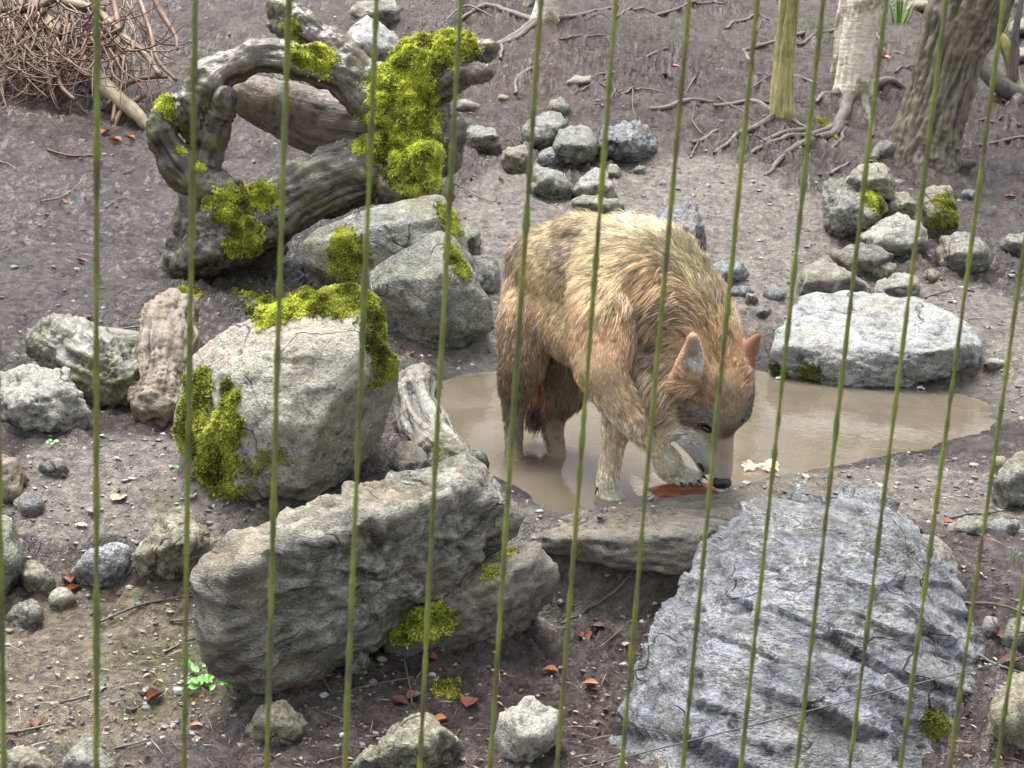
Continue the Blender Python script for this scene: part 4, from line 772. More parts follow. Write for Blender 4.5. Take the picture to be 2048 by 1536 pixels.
for k in range(340):
    x = rs.uniform(-20, 330)*rs.rand()**0.35; y = rs.uniform(-30, 150)*(1-0.25*x/330); dy = 0.55-0.003*y+rs.uniform(-.1, .15); a = rs.normal(1.45, 0.6); L = rs.uniform(50, 170)
    c = rs.normal(0, 0.8); pts = []
    for s in np.linspace(0, 1, 6):
        aa = a+c*s; pts.append((x+math.cos(aa)*L*s, y+math.sin(aa)*L*s, dy-0.25*s, (2.6-1.7*s)*rs.uniform(0.8, 1.2)))
    P = np.array([pp(px, py, yb+d, r) for px, py, d, r in pts]); zg = np.array([hz(q[0], q[1]) for q in P]); P[:, 2] = np.maximum(P[:, 2], zg+0.004)
    fine.append(grain_tube(P[:, :3], np.maximum(P[:, 3], .0011), 4))
Vf, Ff = join([(v, f) for v, f, g in fine]); gf = np.vstack([g for v, f, g in fine])
o = obj('fine_twigs', Vf, Ff, M['twig'], bough); attr(o.data, 'grain', gf, 'FLOAT_VECTOR'); o['kind'] = 'stuff'

# ------------------------------------------------------------------ moss: cushions of small fronds growing on the host surface
MOSSC = [np.array(c) for c in ((0.46, 0.53, 0.075), (0.28, 0.35, 0.045), (0.62, 0.65, 0.14), (0.13, 0.13, 0.03))]
def moss(host, spots, parent, n=5000, size=0.012, thick=0.02, bright=1.0, seed=1, name='moss', upbias=0.0, droop=0.0):
    """spots: (px, py, radius in metres) on the host surface"""
    rs = np.random.RandomState(seed); V, T = world_verts(host), tris_of(host); b = bvh_of(host); C, Rr = [], []
    for px, py, r in spots:
        h, _ = cast(b, px, py)
        if h is not None: C.append(h); Rr.append(r)
    if not C: return None
    C = np.array(C); Rr = np.array(Rr)
    tc = V[T].mean(1); keep = np.zeros(len(T), bool)
    for c, r in zip(C, Rr): keep |= np.linalg.norm(tc-c, axis=1) < r*1.7
    n = int(n*1.6); size = size*0.78; thick = thick*0.7; P, N = sample_surface(V, T[keep], n*3, rs)
    e = np.min(np.stack([np.linalg.norm(P-c, axis=1)/r for c, r in zip(C, Rr)]), 0)+0.42*fbm(P, 16, 3, 0.6, seed)+0.22*fbm(P, 55, 2, 0.6, seed+2)-upbias*N[:, 2]
    m = rs.rand(len(P)) < sm(1.5, 0.5, e)**2.2; P, N, e = P[m][:n], N[m][:n], np.minimum(e[m][:n], 0.95); n = len(P)
    cush = np.clip(0.55+0.8*fbm(P, 22, 2, 0.5, seed+3), 0.05, 1.4)*sm(0.95, 0.3, e)
    P = P+N*(thick*cush)[:, None]*rs.uniform(0.35, 1, n)[:, None]
    up = N*0.7+np.array([0, 0, 0.35-droop]); parts_V = []; cols = []
    tone = np.clip(0.5+0.9*fbm(P, 14, 2, 0.6, seed+6)+rs.normal(0, .3, n), 0, 1)[:, None]
    base = (MOSSC[3]*(1-tone)+MOSSC[1]*tone)*(1-tone)+tone*(MOSSC[0]*(1-tone)+MOSSC[2]*tone); base = base*min(1.35, bright*1.5)
    for k in range(3):
        d = up+rs.normal(0, 0.75, (n, 3)); d /= np.linalg.norm(d, axis=1)[:, None]; s = np.cross(d, rs.normal(size=(n, 3))); s /= np.linalg.norm(s, axis=1)[:, None]
        L = size*rs.uniform(0.6, 1.5, n)[:, None]; wd = size*0.22
        parts_V.append(np.stack([P-s*wd*0.6, P+s*wd*0.6, P+d*L*0.6+s*wd, P+d*L, P+d*L*0.6-s*wd], 1)); cols.append(np.repeat(base*rs.uniform(0.75, 1.25, (n, 1)), 5, 0))
    V2 = np.vstack([q.reshape(-1, 3) for q in parts_V]); m = len(V2)//5; i = np.arange(m)[:, None]*5
    o = obj(name, V2, [i+np.array([[0, 1, 2, 4]]), i+np.array([[2, 3, 4]])], M['moss'], parent, smooth=False); attr(o.data, 'col', np.vstack(cols)); o['kind'] = 'stuff'; return o
moss(st, [(830, 85, .10), (880, 80, .10), (800, 110, .08), (930, 85, .06), (850, 110, .07)], stump, 7000, .013, .035, 1.1, 1)
moss(st, [(790, 165, .09), (820, 200, .10), (850, 230, .07), (770, 210, .06), (760, 235, .05)], stump, 7000, .013, .03, 1.0, 2)
moss(st, [(760, 280, .09), (810, 280, .10), (850, 300, .09), (730, 290, .05), (860, 340, .07), (820, 330, .08), (840, 370, .06), (790, 350, .05)], stump, 9000, .013, .03, 0.95, 3)
moss(st, [(620, 112, .06), (645, 120, .05), (595, 108, .035)], stump, 2200, .012, .02, 1.15, 4)
moss(st, [(495, 370, .07), (520, 390, .06), (470, 420, .07), (480, 460, .07), (500, 490, .05), (450, 400, .05), (465, 495, .04)], stump, 7000, .012, .02, 0.85, 5)
moss(st, [(325, 205, .04), (338, 225, .025), (400, 335, .02), (360, 300, .02), (420, 405, .03)], stump, 1500, .01, .012, 1.0, 6)
moss(st, [(580, 60, .04), (590, 80, .03), (700, 255, .04), (680, 280, .03)], stump, 900, .008, .005, 0.75, 7)
moss(R['boulder'], [(570, 600, .07), (545, 625, .05), (600, 600, .06)], R['boulder'], 5000, .011, .035, 1.05, 8)
moss(R['boulder'], [(660, 590, .07), (720, 590, .08), (760, 615, .06), (690, 605, .05)], R['boulder'], 5000, .009, .014, 0.62, 9)
moss(R['boulder'], [(770, 650, .06), (780, 690, .06), (775, 730, .05), (760, 640, .05), (745, 680, .03)], R['boulder'], 3500, .009, .012, 0.5, 10)
moss(R['boulder'], [(400, 770, .05), (390, 830, .06), (385, 880, .06), (430, 900, .07), (440, 960, .07), (460, 800, .03), (450, 850, .05), (410, 930, .06), (430, 990, .05), (455, 775, .02)], R['boulder'], 9000, .013, .022, 0.62, 11, droop=0.5)
moss(R['boulder'], [(530, 920, .03), (560, 910, .03), (505, 940, .03)], R['boulder'], 300, .007, .003, 0.5, 12)
moss(R['block'], [(695, 490, .06), (690, 530, .06), (715, 505, .04), (680, 480, .03)], R['block'], 1800, .011, .012, 0.65, 13)
moss(R['wedge'], [(915, 480, .05), (905, 510, .04), (925, 540, .04)], R['wedge'], 900, .01, .01, 0.6, 14)
moss(R['block'], [(895, 430, .05), (905, 460, .04)], R['block'], 900, .01, .012, 0.65, 24)
moss(R['low'], [(820, 1250, .04), (850, 1245, .04), (885, 1235, .03), (800, 1270, .03)], R['low'], 1800, .012, .012, 0.95, 15)
moss(R['low'], [(980, 1150, .03), (1010, 1110, .03)], R['low'], 250, .009, .004, 0.7, 16)
moss(R['slate'], [(1868, 1452, .03)], R['slate'], 900, .008, .012, 0.4, 17)
moss(R['oval'], [(1560, 745, .04), (1620, 748, .05), (1530, 720, .04)], R['oval'], 900, .007, .004, 0.3, 18)
for o in list(bpy.data.objects):
    if o.get('label', '').startswith('tall grey-green rock of'): moss(o, [(1745, 395, .06), (1755, 410, .05)], o, 900, .011, .012, 0.75, 19)
    if o.get('label', '').startswith('upright mossy yellowish'): moss(o, [(1890, 415, .06), (1905, 440, .05), (1880, 440, .05)], o, 900, .011, .008, 0.5, 20)
moss(gnd, [(585, 605, .05), (530, 600, .05), (515, 625, .05), (500, 590, .05)], gnd, 1400, .011, .01, 0.5, 21, 'moss_patch')
moss(gnd, [(890, 1382, .03), (905, 1375, .03), (375, 600, .05), (380, 585, .04), (1650, 245, .06), (1660, 270, .05)], gnd, 1400, .010, .006, 0.6, 22, 'moss_patch')

# ------------------------------------------------------------------ cable fence
kx = np.array([195, 378, 555, 722, 875, 1028, 1175, 1316, 1444, 1563, 1677, 1797, 1905], float); kk_ = np.arange(13); xn = (kx-CX)/FPX
A_ = np.column_stack([np.ones(13), kk_, -kk_*xn]); a_, b_, c_ = np.linalg.lstsq(A_, xn, rcond=None)[0]
S_ = 0.055; D0 = S_/math.hypot(b_, c_)
fence = None
wp = []
for k in range(-8, 30):
    dd = D0*(1+c_*k); p = CAM+_d*dd+_r*(D0*(a_+b_*k)); wp.append(p)
wp = np.array(wp); mid = wp[len(wp)//2]
fence = thing('cable_fence', 'row of upright green algae-covered steel cables in front of the enclosure', 'fence', (mid[0], mid[1], hz(mid[0], mid[1])))
for k, p in enumerate(wp):
    n = 420 if -3 < k-8 < 16 else 120; z = np.linspace(hz(p[0], p[1])-0.05, 3.0, n); q = np.column_stack([np.full(n, p[0]), np.full(n, p[1]), z]); o3 = np.column_stack([np.full(n, k*7.7), np.zeros(n), z])
    q[:, 0] += 0.0007*fbm(o3, 3, 2)+0.00035*perlin(o3*60); rad = 0.00175+0.0003*fbm(o3, 25, 3, 0.7)+0.0003*np.random.RandomState(k).normal(size=n)
    V, Fs = tube(q, np.maximum(rad, .0012), 7); obj('wire', V, Fs, M['wire'], fence)
for z in (0.02, 2.95):
    e0 = wp[0]+(wp[0]-wp[1])*2; e1 = wp[-1]+(wp[-1]-wp[-2])*2; zz = (lambda p: hz(p[0], p[1])+z) if z < 1 else (lambda p: z)
    V, Fs = tube([np.array([e0[0], e0[1], zz(e0)]), np.array([e1[0], e1[1], zz(e1)])], [0.02, 0.02], 12); obj('rail', V, Fs, M['thinwire'], fence)
P0 = at(1100, 1552, 3.02); P1 = at(2150, 1288, 3.35); tt = np.linspace(-1.2, 1.6, 40)[:, None]
V, Fs = tube(P0*(1-tt)+P1*tt, np.full(40, 0.0016), 6); o = obj('thin_wire', V, Fs, M['thinwire'], None, P0); tag(o, 'single thin dark wire stretched slanting in front of the slate slab', 'wire')
# ------------------------------------------------------------------ the wolf
wolf = thing('wolf', 'tan and grey wolf with lowered head gnawing feathers in the pool', 'wolf', tuple(on_z(1140, 960, 0.0)))
def W(px, py, Y, r): q = pp(px, py, Y, r); return np.array(q[:3]), q[3]
CH = [  # chains of (px, py, distance, radius px); each chain is one run of tapered flesh
 [(1078, 522, 4.80, 60), (1165, 535, 4.63, 84), (1255, 556, 4.46, 92), (1300, 560, 4.40, 88)],
 [(1082, 622, 4.78, 56), (1158, 645, 4.62, 70), (1265, 690, 4.42, 90)],
 [(1060, 590, 4.78, 55), (1058, 640, 4.72, 52)],
 [(1052, 630, 4.70, 48), (1046, 720, 4.66, 38), (1034, 770, 4.70, 25), (1030, 830, 4.73, 15), (1028, 900, 4.68, 14), (1030, 935, 4.65, 17)],
 [(1120, 680, 4.80, 44), (1132, 780, 4.75, 27), (1110, 830, 4.79, 17), (1112, 890, 4.73, 14), (1116, 935, 4.69, 16)],
 [(1225, 600, 4.34, 66), (1205, 680, 4.26, 52), (1200, 745, 4.20, 36)],
 [(1200, 750, 4.20, 33), (1258, 825, 4.215, 27), (1316, 893, 4.25, 19), (1342, 938, 4.30, 25)],
 [(1290, 690, 4.45, 56), (1255, 800, 4.40, 32), (1236, 850, 4.385, 24), (1222, 920, 4.37, 17), (1214, 975, 4.355, 19)],
 [(1300, 562, 4.38, 84), (1368, 640, 4.31, 76), (1425, 710, 4.24, 64)],
 [(1300, 700, 4.36, 66), (1355, 760, 4.27, 58), (1375, 800, 4.24, 46)],
 [(1436, 735, 4.22, 62), (1442, 780, 4.19, 60), (1446, 815, 4.18, 50)],
 [(1446, 812, 4.175, 44), (1438, 856, 4.19, 28), (1442, 900, 4.222, 22), (1445, 952, 4.265, 18)],
 [(1365, 822, 4.22, 44), (1378, 866, 4.24, 26), (1402, 912, 4.275, 15), (1412, 940, 4.295, 10)],
 [(1345, 818, 4.24, 50), (1326, 850, 4.25, 36)],
 [(1405, 780, 4.19, 44), (1398, 828, 4.19, 36), (1415, 878, 4.215, 21), (1428, 925, 4.25, 16)],
 [(1480, 785, 4.21, 27), (1483, 825, 4.20, 19)],
 [(1060, 560, 4.88, 30), (1062, 660, 4.88, 24), (1086, 755, 4.84, 20), (1072, 835, 4.82, 9)],
]
TOES = [  # (px, py, distance, radius)
 [(1340, 938, 4.30, 20), (1360, 964, 4.285, 10)], [(1346, 940, 4.30, 20), (1378, 964, 4.295, 11)], [(1350, 938, 4.305, 18), (1393, 959, 4.305, 11)], [(1350, 935, 4.31, 16), (1402, 950, 4.315, 9)],
 [(1212, 985, 4.355, 18), (1208, 1003, 4.335, 10)], [(1215, 985, 4.355, 18), (1222, 1006, 4.325, 10)], [(1218, 985, 4.355, 18), (1236, 1006, 4.33, 10)], [(1220, 982, 4.36, 16), (1246, 1002, 4.345, 9)],
 [(1030, 930, 4.66, 14), (1034, 940, 4.60, 12)], [(1116, 930, 4.70, 14), (1122, 940, 4.64, 12)]]
hh = 0.0054; segs = []
for ch in CH:
    q = smooth_path(np.array([np.concatenate([W(*p)[0], [W(*p)[1]]]) for p in ch]), len(ch)*3 if len(ch) > 2 else 2)
    segs += [(a, b, 0.014 if ch[0][1] > 730 and ch[0][0] > 1330 else 0.035) for a, b in zip(q[:-1], q[1:])]
for ch in TOES:
    a, b = [np.concatenate([W(*p)[0], [W(*p)[1]]]) for p in ch]; segs.append((a, b, 0.006))
A = np.array([s[0] for s in segs]+[s[1] for s in segs]); lo = A[:, :3].min(0)-0.14; hi = A[:, :3].max(0)+0.14
G, shp = grid_pts(lo, hi, hh); D = np.full(len(G), 1.0, np.float32); D3 = D.reshape(shp); G3 = G.reshape(*shp, 3)
def boxed(a, b, r):
    sl = []
    for i in range(3):
        l = int(max(0, (min(a[i], b[i])-r-lo[i])/hh)); u = int(min(shp[i], (max(a[i], b[i])+r-lo[i])/hh+2)); sl.append(slice(l, u))
    return tuple(sl)
def add(a, b, ra, rb, k, sub=False):
    s = boxed(a, b, max(ra, rb)+0.10); g = G3[s].reshape(-1, 3); d = sd_cap(g, a, b, ra, rb).reshape(D3[s].shape).astype(np.float32)
    D3[s] = -smin(-D3[s], d, k) if sub else smin(D3[s], d, k)
for a, b, k in segs: add(a[:3], b[:3], a[3], b[3], k if min(a[3], b[3]) > 0.03 else min(k, 0.018))
# ears: cupped cones
def ear(base, tip, inb, tipin, rb, rt):
    a, ra = W(*base, rb); b, rb_ = W(*tip, rt); add(a, b, ra, rb_, 0.010)
    c, rc = W(*inb, rb*0.72); e, re = W(*tipin, rt*0.6); add(c, e, rc, re, 0.004, True)
ear((1381, 746, 4.150), (1386, 676, 4.095), (1386, 738, 4.085), (1387, 690, 4.058), 37, 11)
ear((1480, 724, 4.23), (1516, 672, 4.20), (1506, 722, 4.29), (1528, 686, 4.26), 31, 7)
a, ra = W(1404, 851, 4.148, 8); b, rb = W(1420, 862, 4.152, 8); add(a, b, ra*1.3, rb*1.3, 0.006, True)
WV, WF = surface_nets(D3, lo, hh); WV = laplace(WV, WF, 1, 0.5); WT = np.vstack([WF[:, :3], WF[:, [0, 2, 3]]])
# keep only the big connected surface is not needed: every chain overlaps the trunk
M['skin'] = col_mat('wolf_undercoat', 'col', 0.8, 0.15)
body_o = obj('body', WV, WF, M['skin'], wolf)
wb = bvh_of(body_o)
FC = [  # px, py, (flow px), length cm, root colour, tip colour
 (1010, 520, (-6, 40), 4.5, (165, 130, 90), (140, 110, 75)), (1050, 470, (-35, 12), 5, (190, 165, 128), (95, 84, 74)), (1100, 445, (-40, 5), 5.5, (190, 162, 118), (85, 74, 64)), (1180, 448, (-38, 10), 6, (205, 178, 132), (140, 118, 88)),
 (1140, 488, (-30, 24), 5, (165, 142, 112), (95, 84, 74)), (1085, 500, (-30, 25), 4.5, (205, 176, 132), (140, 116, 86)), (1080, 560, (-22, 35), 4.2, (208, 170, 116), (190, 150, 98)), (1040, 600, (-10, 40), 4.5, (185, 145, 100), (150, 115, 78)), (1015, 680, (-4, 40), 4, (150, 115, 84), (115, 88, 64)),
 (1120, 620, (-18, 36), 4.2, (205, 166, 115), (185, 145, 96)), (1110, 700, (-8, 40), 4.5, (180, 148, 106), (140, 112, 78)), (1150, 755, (-2, 40), 4.5, (140, 115, 84), (92, 76, 58)), (1075, 700, (-5, 40), 4, (165, 130, 95), (120, 95, 70)),
 (1200, 520, (-32, 28), 6, (210, 182, 136), (165, 135, 92)), (1245, 455, (-36, 0), 6.5, (222, 196, 150), (175, 148, 108)), (1300, 462, (-34, -6), 7, (225, 200, 155), (170, 140, 100)), (1370, 520, (-28, -18), 7, (215, 182, 132), (104, 82, 56)), (1430, 590, (-20, -26), 6.2, (205, 170, 118), (74, 56, 38)), (1462, 640, (-12, -30), 5, (195, 155, 102), (70, 52, 34)),
 (1300, 570, (-22, 24), 5.5, (200, 158, 102), (170, 130, 80)), (1240, 590, (-20, 34), 5, (205, 168, 118), (180, 140, 92)), (1350, 620, (-26, 16), 6, (190, 152, 100), (62, 48, 34)), (1260, 650, (-12, 36), 4.5, (205, 160, 108), (185, 140, 90)), (1320, 690, (-18, 32), 6, (195, 168, 124), (66, 54, 42)), (1290, 740, (-6, 38), 5, (215, 192, 158), (180, 150, 115)), (1330, 780, (-8, 38), 5, (190, 156, 110), (120, 95, 68)), (1405, 640, (-20, -14), 5, (185, 142, 88), (58, 44, 30)), (1300, 640, (-20, 30), 5.5, (190, 150, 98), (130, 102, 70)),
 (1225, 700, (-8, 40), 2.4, (200, 150, 98), (180, 128, 80)), (1198, 745, (0, 40), 1.8, (190, 140, 92), (165, 118, 76)), (1250, 815, (26, 28), 1.6, (205, 162, 114), (185, 140, 95)), (1310, 885, (22, 30), 1.2, (214, 180, 138), (195, 160, 118)), (1345, 935, (18, 26), 1.0, (222, 195, 160), (205, 175, 138)), (1385, 957, (20, 14), 0.7, (228, 205, 175), (215, 190, 160)),
 (1242, 850, (-4, 40), 1.6, (215, 198, 174), (190, 165, 135)), (1220, 920, (0, 40), 1.3, (200, 176, 146), (175, 148, 116)), (1215, 985, (4, 30), 0.9, (224, 200, 170), (208, 182, 150)),
 (1025, 760, (0, 40), 2.4, (140, 110, 84), (105, 82, 62)), (1032, 830, (0, 40), 1.6, (125, 104, 84), (95, 78, 62)), (1028, 900, (0, 40), 1.2, (118, 98, 80), (98, 82, 66)), (1130, 780, (-4, 40), 2, (122, 103, 85), (92, 78, 64)), (1108, 850, (0, 40), 1.4, (118, 100, 83), (95, 82, 68)), (1116, 915, (0, 40), 1.1, (128, 108, 88), (105, 90, 74)),
 (1078, 770, (-4, 40), 5, (185, 112, 58), (150, 84, 40)), (1066, 815, (-6, 40), 5.5, (120, 78, 48), (48, 38, 32)),
 (1440, 700, (-4, -30), 3, (180, 128, 68), (120, 84, 46)), (1452, 735, (0, -30), 2.2, (178, 120, 62), (130, 86, 44)), (1490, 765, (6, -30), 1.7, (170, 122, 76), (110, 84, 58)), (1432, 785, (-6, -30), 1.6, (165, 122, 74), (100, 78, 52)), (1460, 825, (0, -30), 1.0, (150, 126, 96), (80, 70, 58)), (1500, 815, (4, -30), 0.9, (110, 102, 96), (62, 60, 62)), (1400, 826, (-22, -16), 1.4, (128, 114, 98), (80, 72, 64)),
 (1370, 780, (-26, -4), 2.6, (185, 136, 80), (140, 98, 56)), (1335, 835, (-30, 2), 3, (190, 162, 124), (150, 122, 88)), (1350, 862, (-26, 2), 2.4, (205, 182, 150), (170, 145, 112)), (1390, 872, (-20, -8), 0.9, (205, 190, 170), (180, 162, 140)), (1408, 912, (-8, -26), 0.45, (250, 242, 232), (245, 236, 226)), (1395, 900, (-12, -22), 0.5, (248, 238, 226), (240, 230, 218)), (1375, 895, (-16, -16), 0.9, (240, 228, 212), (225, 210, 190)), (1370, 870, (-22, -6), 1.4, (225, 210, 188), (205, 188, 162)), (1398, 850, (-18, -14), 0.7, (90, 78, 68), (55, 48, 42)), (1375, 838, (-24, -8), 1.2, (105, 92, 80), (70, 62, 54)), (1452, 868, (0, -26), 0.5, (95, 80, 68), (60, 52, 46)), (1435, 868, (0, -26), 0.5, (140, 120, 98), (100, 86, 72)), (1465, 790, (0, -30), 1.2, (150, 115, 76), (85, 70, 54)), (1420, 830, (-8, -26), 1.1, (135, 120, 102), (78, 70, 60)), (1445, 890, (0, -26), 0.5, (185, 162, 140), (140, 120, 102)), (1442, 935, (0, -26), 0.35, (192, 170, 152), (160, 138, 122)), (1462, 905, (2, -26), 0.35, (178, 156, 138), (140, 120, 106)), (1425, 935, (-4, -26), 0.35, (215, 198, 182), (195, 176, 160)), (1400, 940, (-6, -20), 0.35, (225, 212, 200), (205, 190, 178)),
 (1410, 800, (-12, -26), 1.5, (160, 118, 70), (105, 80, 54)), (1415, 855, (-16, -10), 0.5, (150, 130, 108), (95, 82, 70)),
 (1372, 655, (-24, -8), 5, (190, 150, 98), (70, 54, 38)), (1340, 690, (-22, 10), 5.5, (190, 156, 108), (75, 60, 44)), (1345, 720, (-20, 20), 5, (195, 160, 112), (90, 72, 52)), (1420, 668, (-16, -22), 4.5, (185, 142, 88), (70, 52, 34)), (1448, 668, (-10, -28), 4.5, (190, 148, 95), (75, 56, 36)), (1430, 720, (-8, -26), 2.6, (180, 130, 72), (110, 78, 42)), (1352, 735, (0, -26), 1.0, (185, 130, 78), (150, 104, 60)), (1360, 695, (0, -26), 0.8, (185, 132, 80), (150, 104, 60)), (1408, 690, (0, -26), 0.8, (180, 126, 74), (150, 104, 60)), (1416, 735, (0, -26), 1.0, (175, 122, 70), (140, 96, 54)), (1375, 680, (0, -24), 0.7, (180, 126, 76), (140, 98, 56)), (1398, 678, (0, -24), 0.7, (180, 126, 76), (140, 98, 56)), (1362, 715, (0, -26), 0.9, (190, 134, 80), (165, 112, 62)), (1410, 715, (0, -26), 0.9, (180, 124, 72), (150, 102, 56)), (1389, 725, (2, -24), 1.4, (205, 196, 184), (225, 218, 208)), (1388, 695, (0, -20), 0.7, (120, 108, 100), (150, 135, 122)), (1388, 675, (0, -20), 0.6, (175, 122, 74), (150, 100, 58)), (1372, 755, (-10, -20), 2, (180, 128, 74), (130, 90, 50)),
 (1500, 695, (10, -20), 1.0, (150, 86, 48), (125, 66, 34)), (1512, 682, (8, -16), 0.8, (150, 82, 46), (115, 62, 32)), (1490, 705, (10, -22), 1.0, (155, 90, 50), (120, 68, 36)), (1482, 715, (8, -24), 1.4, (160, 104, 60), (115, 74, 40))]
TAN = np.array(lin((205, 178, 138))); TAN = TAN/(TAN@np.array([.3, .6, .1]))
def furc(c):
    v = np.array(lin(c)); l = v@np.array([.3, .6, .1]); sat = 1-v.min()/v.max(); k = 0.38*sm(0.15, 0.5, np.array(sat))
    v = v*(1-k)+k*l*TAN; v = v*0.74+0.26*l*np.array([1.04, 1.0, 0.93]); return np.clip(2.3*v/(1+0.55*v), 0, 0.93)
fc_p, fc_f, fc_l, fc_a, fc_b, fc_n = [], [], [], [], [], []
for px, py, (dx, dy), L, ca, cb in FC:
    h, n = cast(wb, px, py)
    if h is None: continue
    h2, _ = cast(wb, px+dx, py+dy); dep = (h-CAM)@_d
    f = (h2-h) if h2 is not None and np.linalg.norm(h2-h) < 0.12 else (_r*dx-_u*dy)*dep/FPX
    fc_p.append(h); fc_f.append(f/np.linalg.norm(f)); fc_l.append(L/100*(0.52 if (px < 1175 and py > 465 and py < 730) else 0.6 if px < 1175 and py < 730 else 0.95 if px < 1175 else 0.62 if (px < 1290 and py > 600 and py < 760) else 1.5 if (px > 1325 and py > 760 and not (px < 1400 and py > 930)) else 1.15 if py > 745 else 1.0)); fc_a.append(furc(ca)); fc_b.append(furc(cb)); fc_n.append(n)
fc_p, fc_f, fc_l, fc_a, fc_b, fc_n = map(np.array, (fc_p, fc_f, fc_l, fc_a, fc_b, fc_n))
def fields(P, N):
    wsum = 0; F = np.zeros_like(P); L = np.zeros(len(P)); A_ = np.zeros_like(P); B_ = np.zeros_like(P)
    for p, f, l, a, b, n in zip(fc_p, fc_f, fc_l, fc_a, fc_b, fc_n):
        d2 = ((P-p)**2).sum(1)+0.012*np.clip(0.2-N@n, 0, 1); wg = 1/(d2+3e-5)**2.2
        wsum = wsum+wg; F += wg[:, None]*f; L += wg*l; A_ += wg[:, None]*a; B_ += wg[:, None]*b
    wsum = wsum[:, None]; F /= wsum; F = F-N*(F*N).sum(1)[:, None]; F /= np.linalg.norm(F, axis=1)[:, None]+1e-9
    return F, L/wsum[:, 0], A_/wsum, B_/wsum
WN = vnormals(WV, WT); _, _, ca_, cb_ = fields(WV, WN); attr(body_o.data, 'col', np.clip(ca_*0.4+cb_*0.15, 0, 1))
rs = np.random.RandomState(21); NH = 230000
P, _ = sample_surface(WV, WT, NH, rs)
# smooth normals by nearest vertex normals
from mathutils.kdtree import KDTree
kd = KDTree(len(WV)); [kd.insert(v, i) for i, v in enumerate(WV)]; kd.balance()
ni = np.array([kd.find(p)[1] for p in P]); N = WN[ni]
F, L, CA, CB = fields(P, N)
keep = rs.rand(NH) < np.clip(0.45+0.012/np.maximum(L, .003), 0.45, 1); P, N, F, L, CA, CB = P[keep], N[keep], F[keep], L[keep], CA[keep], CB[keep]; NH = len(P)
nz = np.stack([fbm(P, 18, 2, 0.6, o) for o in (1.1, 22.2, 33.3)], 1); F = F+0.28*nz+0.10*rs.normal(size=(NH, 3)); F -= N*(F*N).sum(1)[:, None]; F /= np.linalg.norm(F, axis=1)[:, None]
L = np.maximum(L, .006)*(0.72+0.5*rs.rand(NH))*(1+0.22*fbm(P, 12, 2, 0.5, 7.7)); lift = np.clip(0.34+0.14*rs.normal(size=NH)+0.25*fbm(P, 9, 2, 0.5, 4.4)+0.32*sm(.042, .062, L), 0.06, 1.15)
guard = (rs.rand(NH) < 0.14) & (L > .02); L = np.where(guard, L*1.3, L); CB = np.where(guard[:, None], CB*0.45, CB); lift = np.where(guard, lift+0.15, lift)
K = 7; t = np.linspace(0, 1, K)[None, :, None]; root = P-N*0.002
grav = np.array([0, 0, -1.0])
pts = root[:, None]+L[:, None, None]*(t*(F*np.cos(lift)[:, None])[:, None]+np.sin(lift)[:, None, None]*N[:, None]*(t*1.5-0.75*t*t)+0.16*t*t*grav)
# clumps: wet coat sticks together in locks
cid = rs.choice(NH, NH//15, replace=False); kc = KDTree(len(cid)); [kc.insert(P[i], q) for q, i in enumerate(cid)]; kc.balance()
near = np.array([cid[kc.find(p)[1]] for p in P]); cl = np.clip(0.38+0.35*fbm(P, 7, 2, 0.5, 8.8)+0.35*sm(.03, .06, L), 0.15, 0.85)*sm(.006, .02, L)
tgt = pts[near]; off = pts-tgt; sh = (1-cl[:, None, None]*t**1.3); same = (np.linalg.norm(P-P[near], axis=1) < 0.03)[:, None, None]
pts = np.where(same, tgt+off*sh, pts)
curl = (0.0016*sm(.025, .05, L))[:, None, None]*np.sin(t*9+rs.rand(NH, 1, 1)*6.28)*rs.normal(size=(NH, 1, 3)); pts = pts+curl*t
ag = rs.rand(NH, 1); tick = np.where(ag < 0.16, 0.38, np.where(ag > 0.85, 1.3, 1.0))*(1+(0.35+0.5*sm(.03, .012, L))[:, None]*fbm(P, 120, 2, 0.7, 5.1)[:, None])
tick = np.clip(tick, 0.2, 1.9)
tone = tick*(0.86+0.28*rs.rand(NH, 1))*(1+0.5*fbm(P[near], 60, 2, 0.5, 3.3)[:, None]); cols = (CA[:, None]*(1-t**1.1)+CB[:, None]*t**1.1)*tone[:, None]; cols = cols*(0.75+0.25*np.clip(t*2.2, 0, 1))
rad = 0.00056*(0.75+0.5*rs.rand(NH, 1))*np.clip(L[:, None]/0.03, 0.55, 1.15)*(1-0.8*t[0, :, 0][None]**1.5)
base = np.array(wolf['base_xyz']); hc = bpy.data.hair_curves.new('fur'); hc.add_curves([K]*NH)
hc.points.foreach_set('position', np.ascontiguousarray((pts-base).reshape(-1), np.float32))
try: hc.points.foreach_set('radius', np.ascontiguousarray(rad.ravel(), np.float32))
except Exception:
    ra = hc.attributes.get('radius') or hc.attributes.new('radius', 'FLOAT', 'POINT'); ra.data.foreach_set('value', np.ascontiguousarray(rad.ravel(), np.float32))
cat_ = hc.attributes.new('col', 'FLOAT_COLOR', 'POINT'); cat_.data.foreach_set('color', np.ascontiguousarray(np.concatenate([cols, np.ones((NH, K, 1))], 2).reshape(-1), np.float32))
def fur_mat():
    s = NT('wolf_fur'); a = s.attr('col'); return s.fin(a.outputs['Color'], 0.55, None, 0.35)
hc.materials.append(fur_mat()); fur = bpy.data.objects.new('fur', hc); COL.objects.link(fur); fur.parent = wolf; fur['base_xyz'] = wolf['base_xyz']
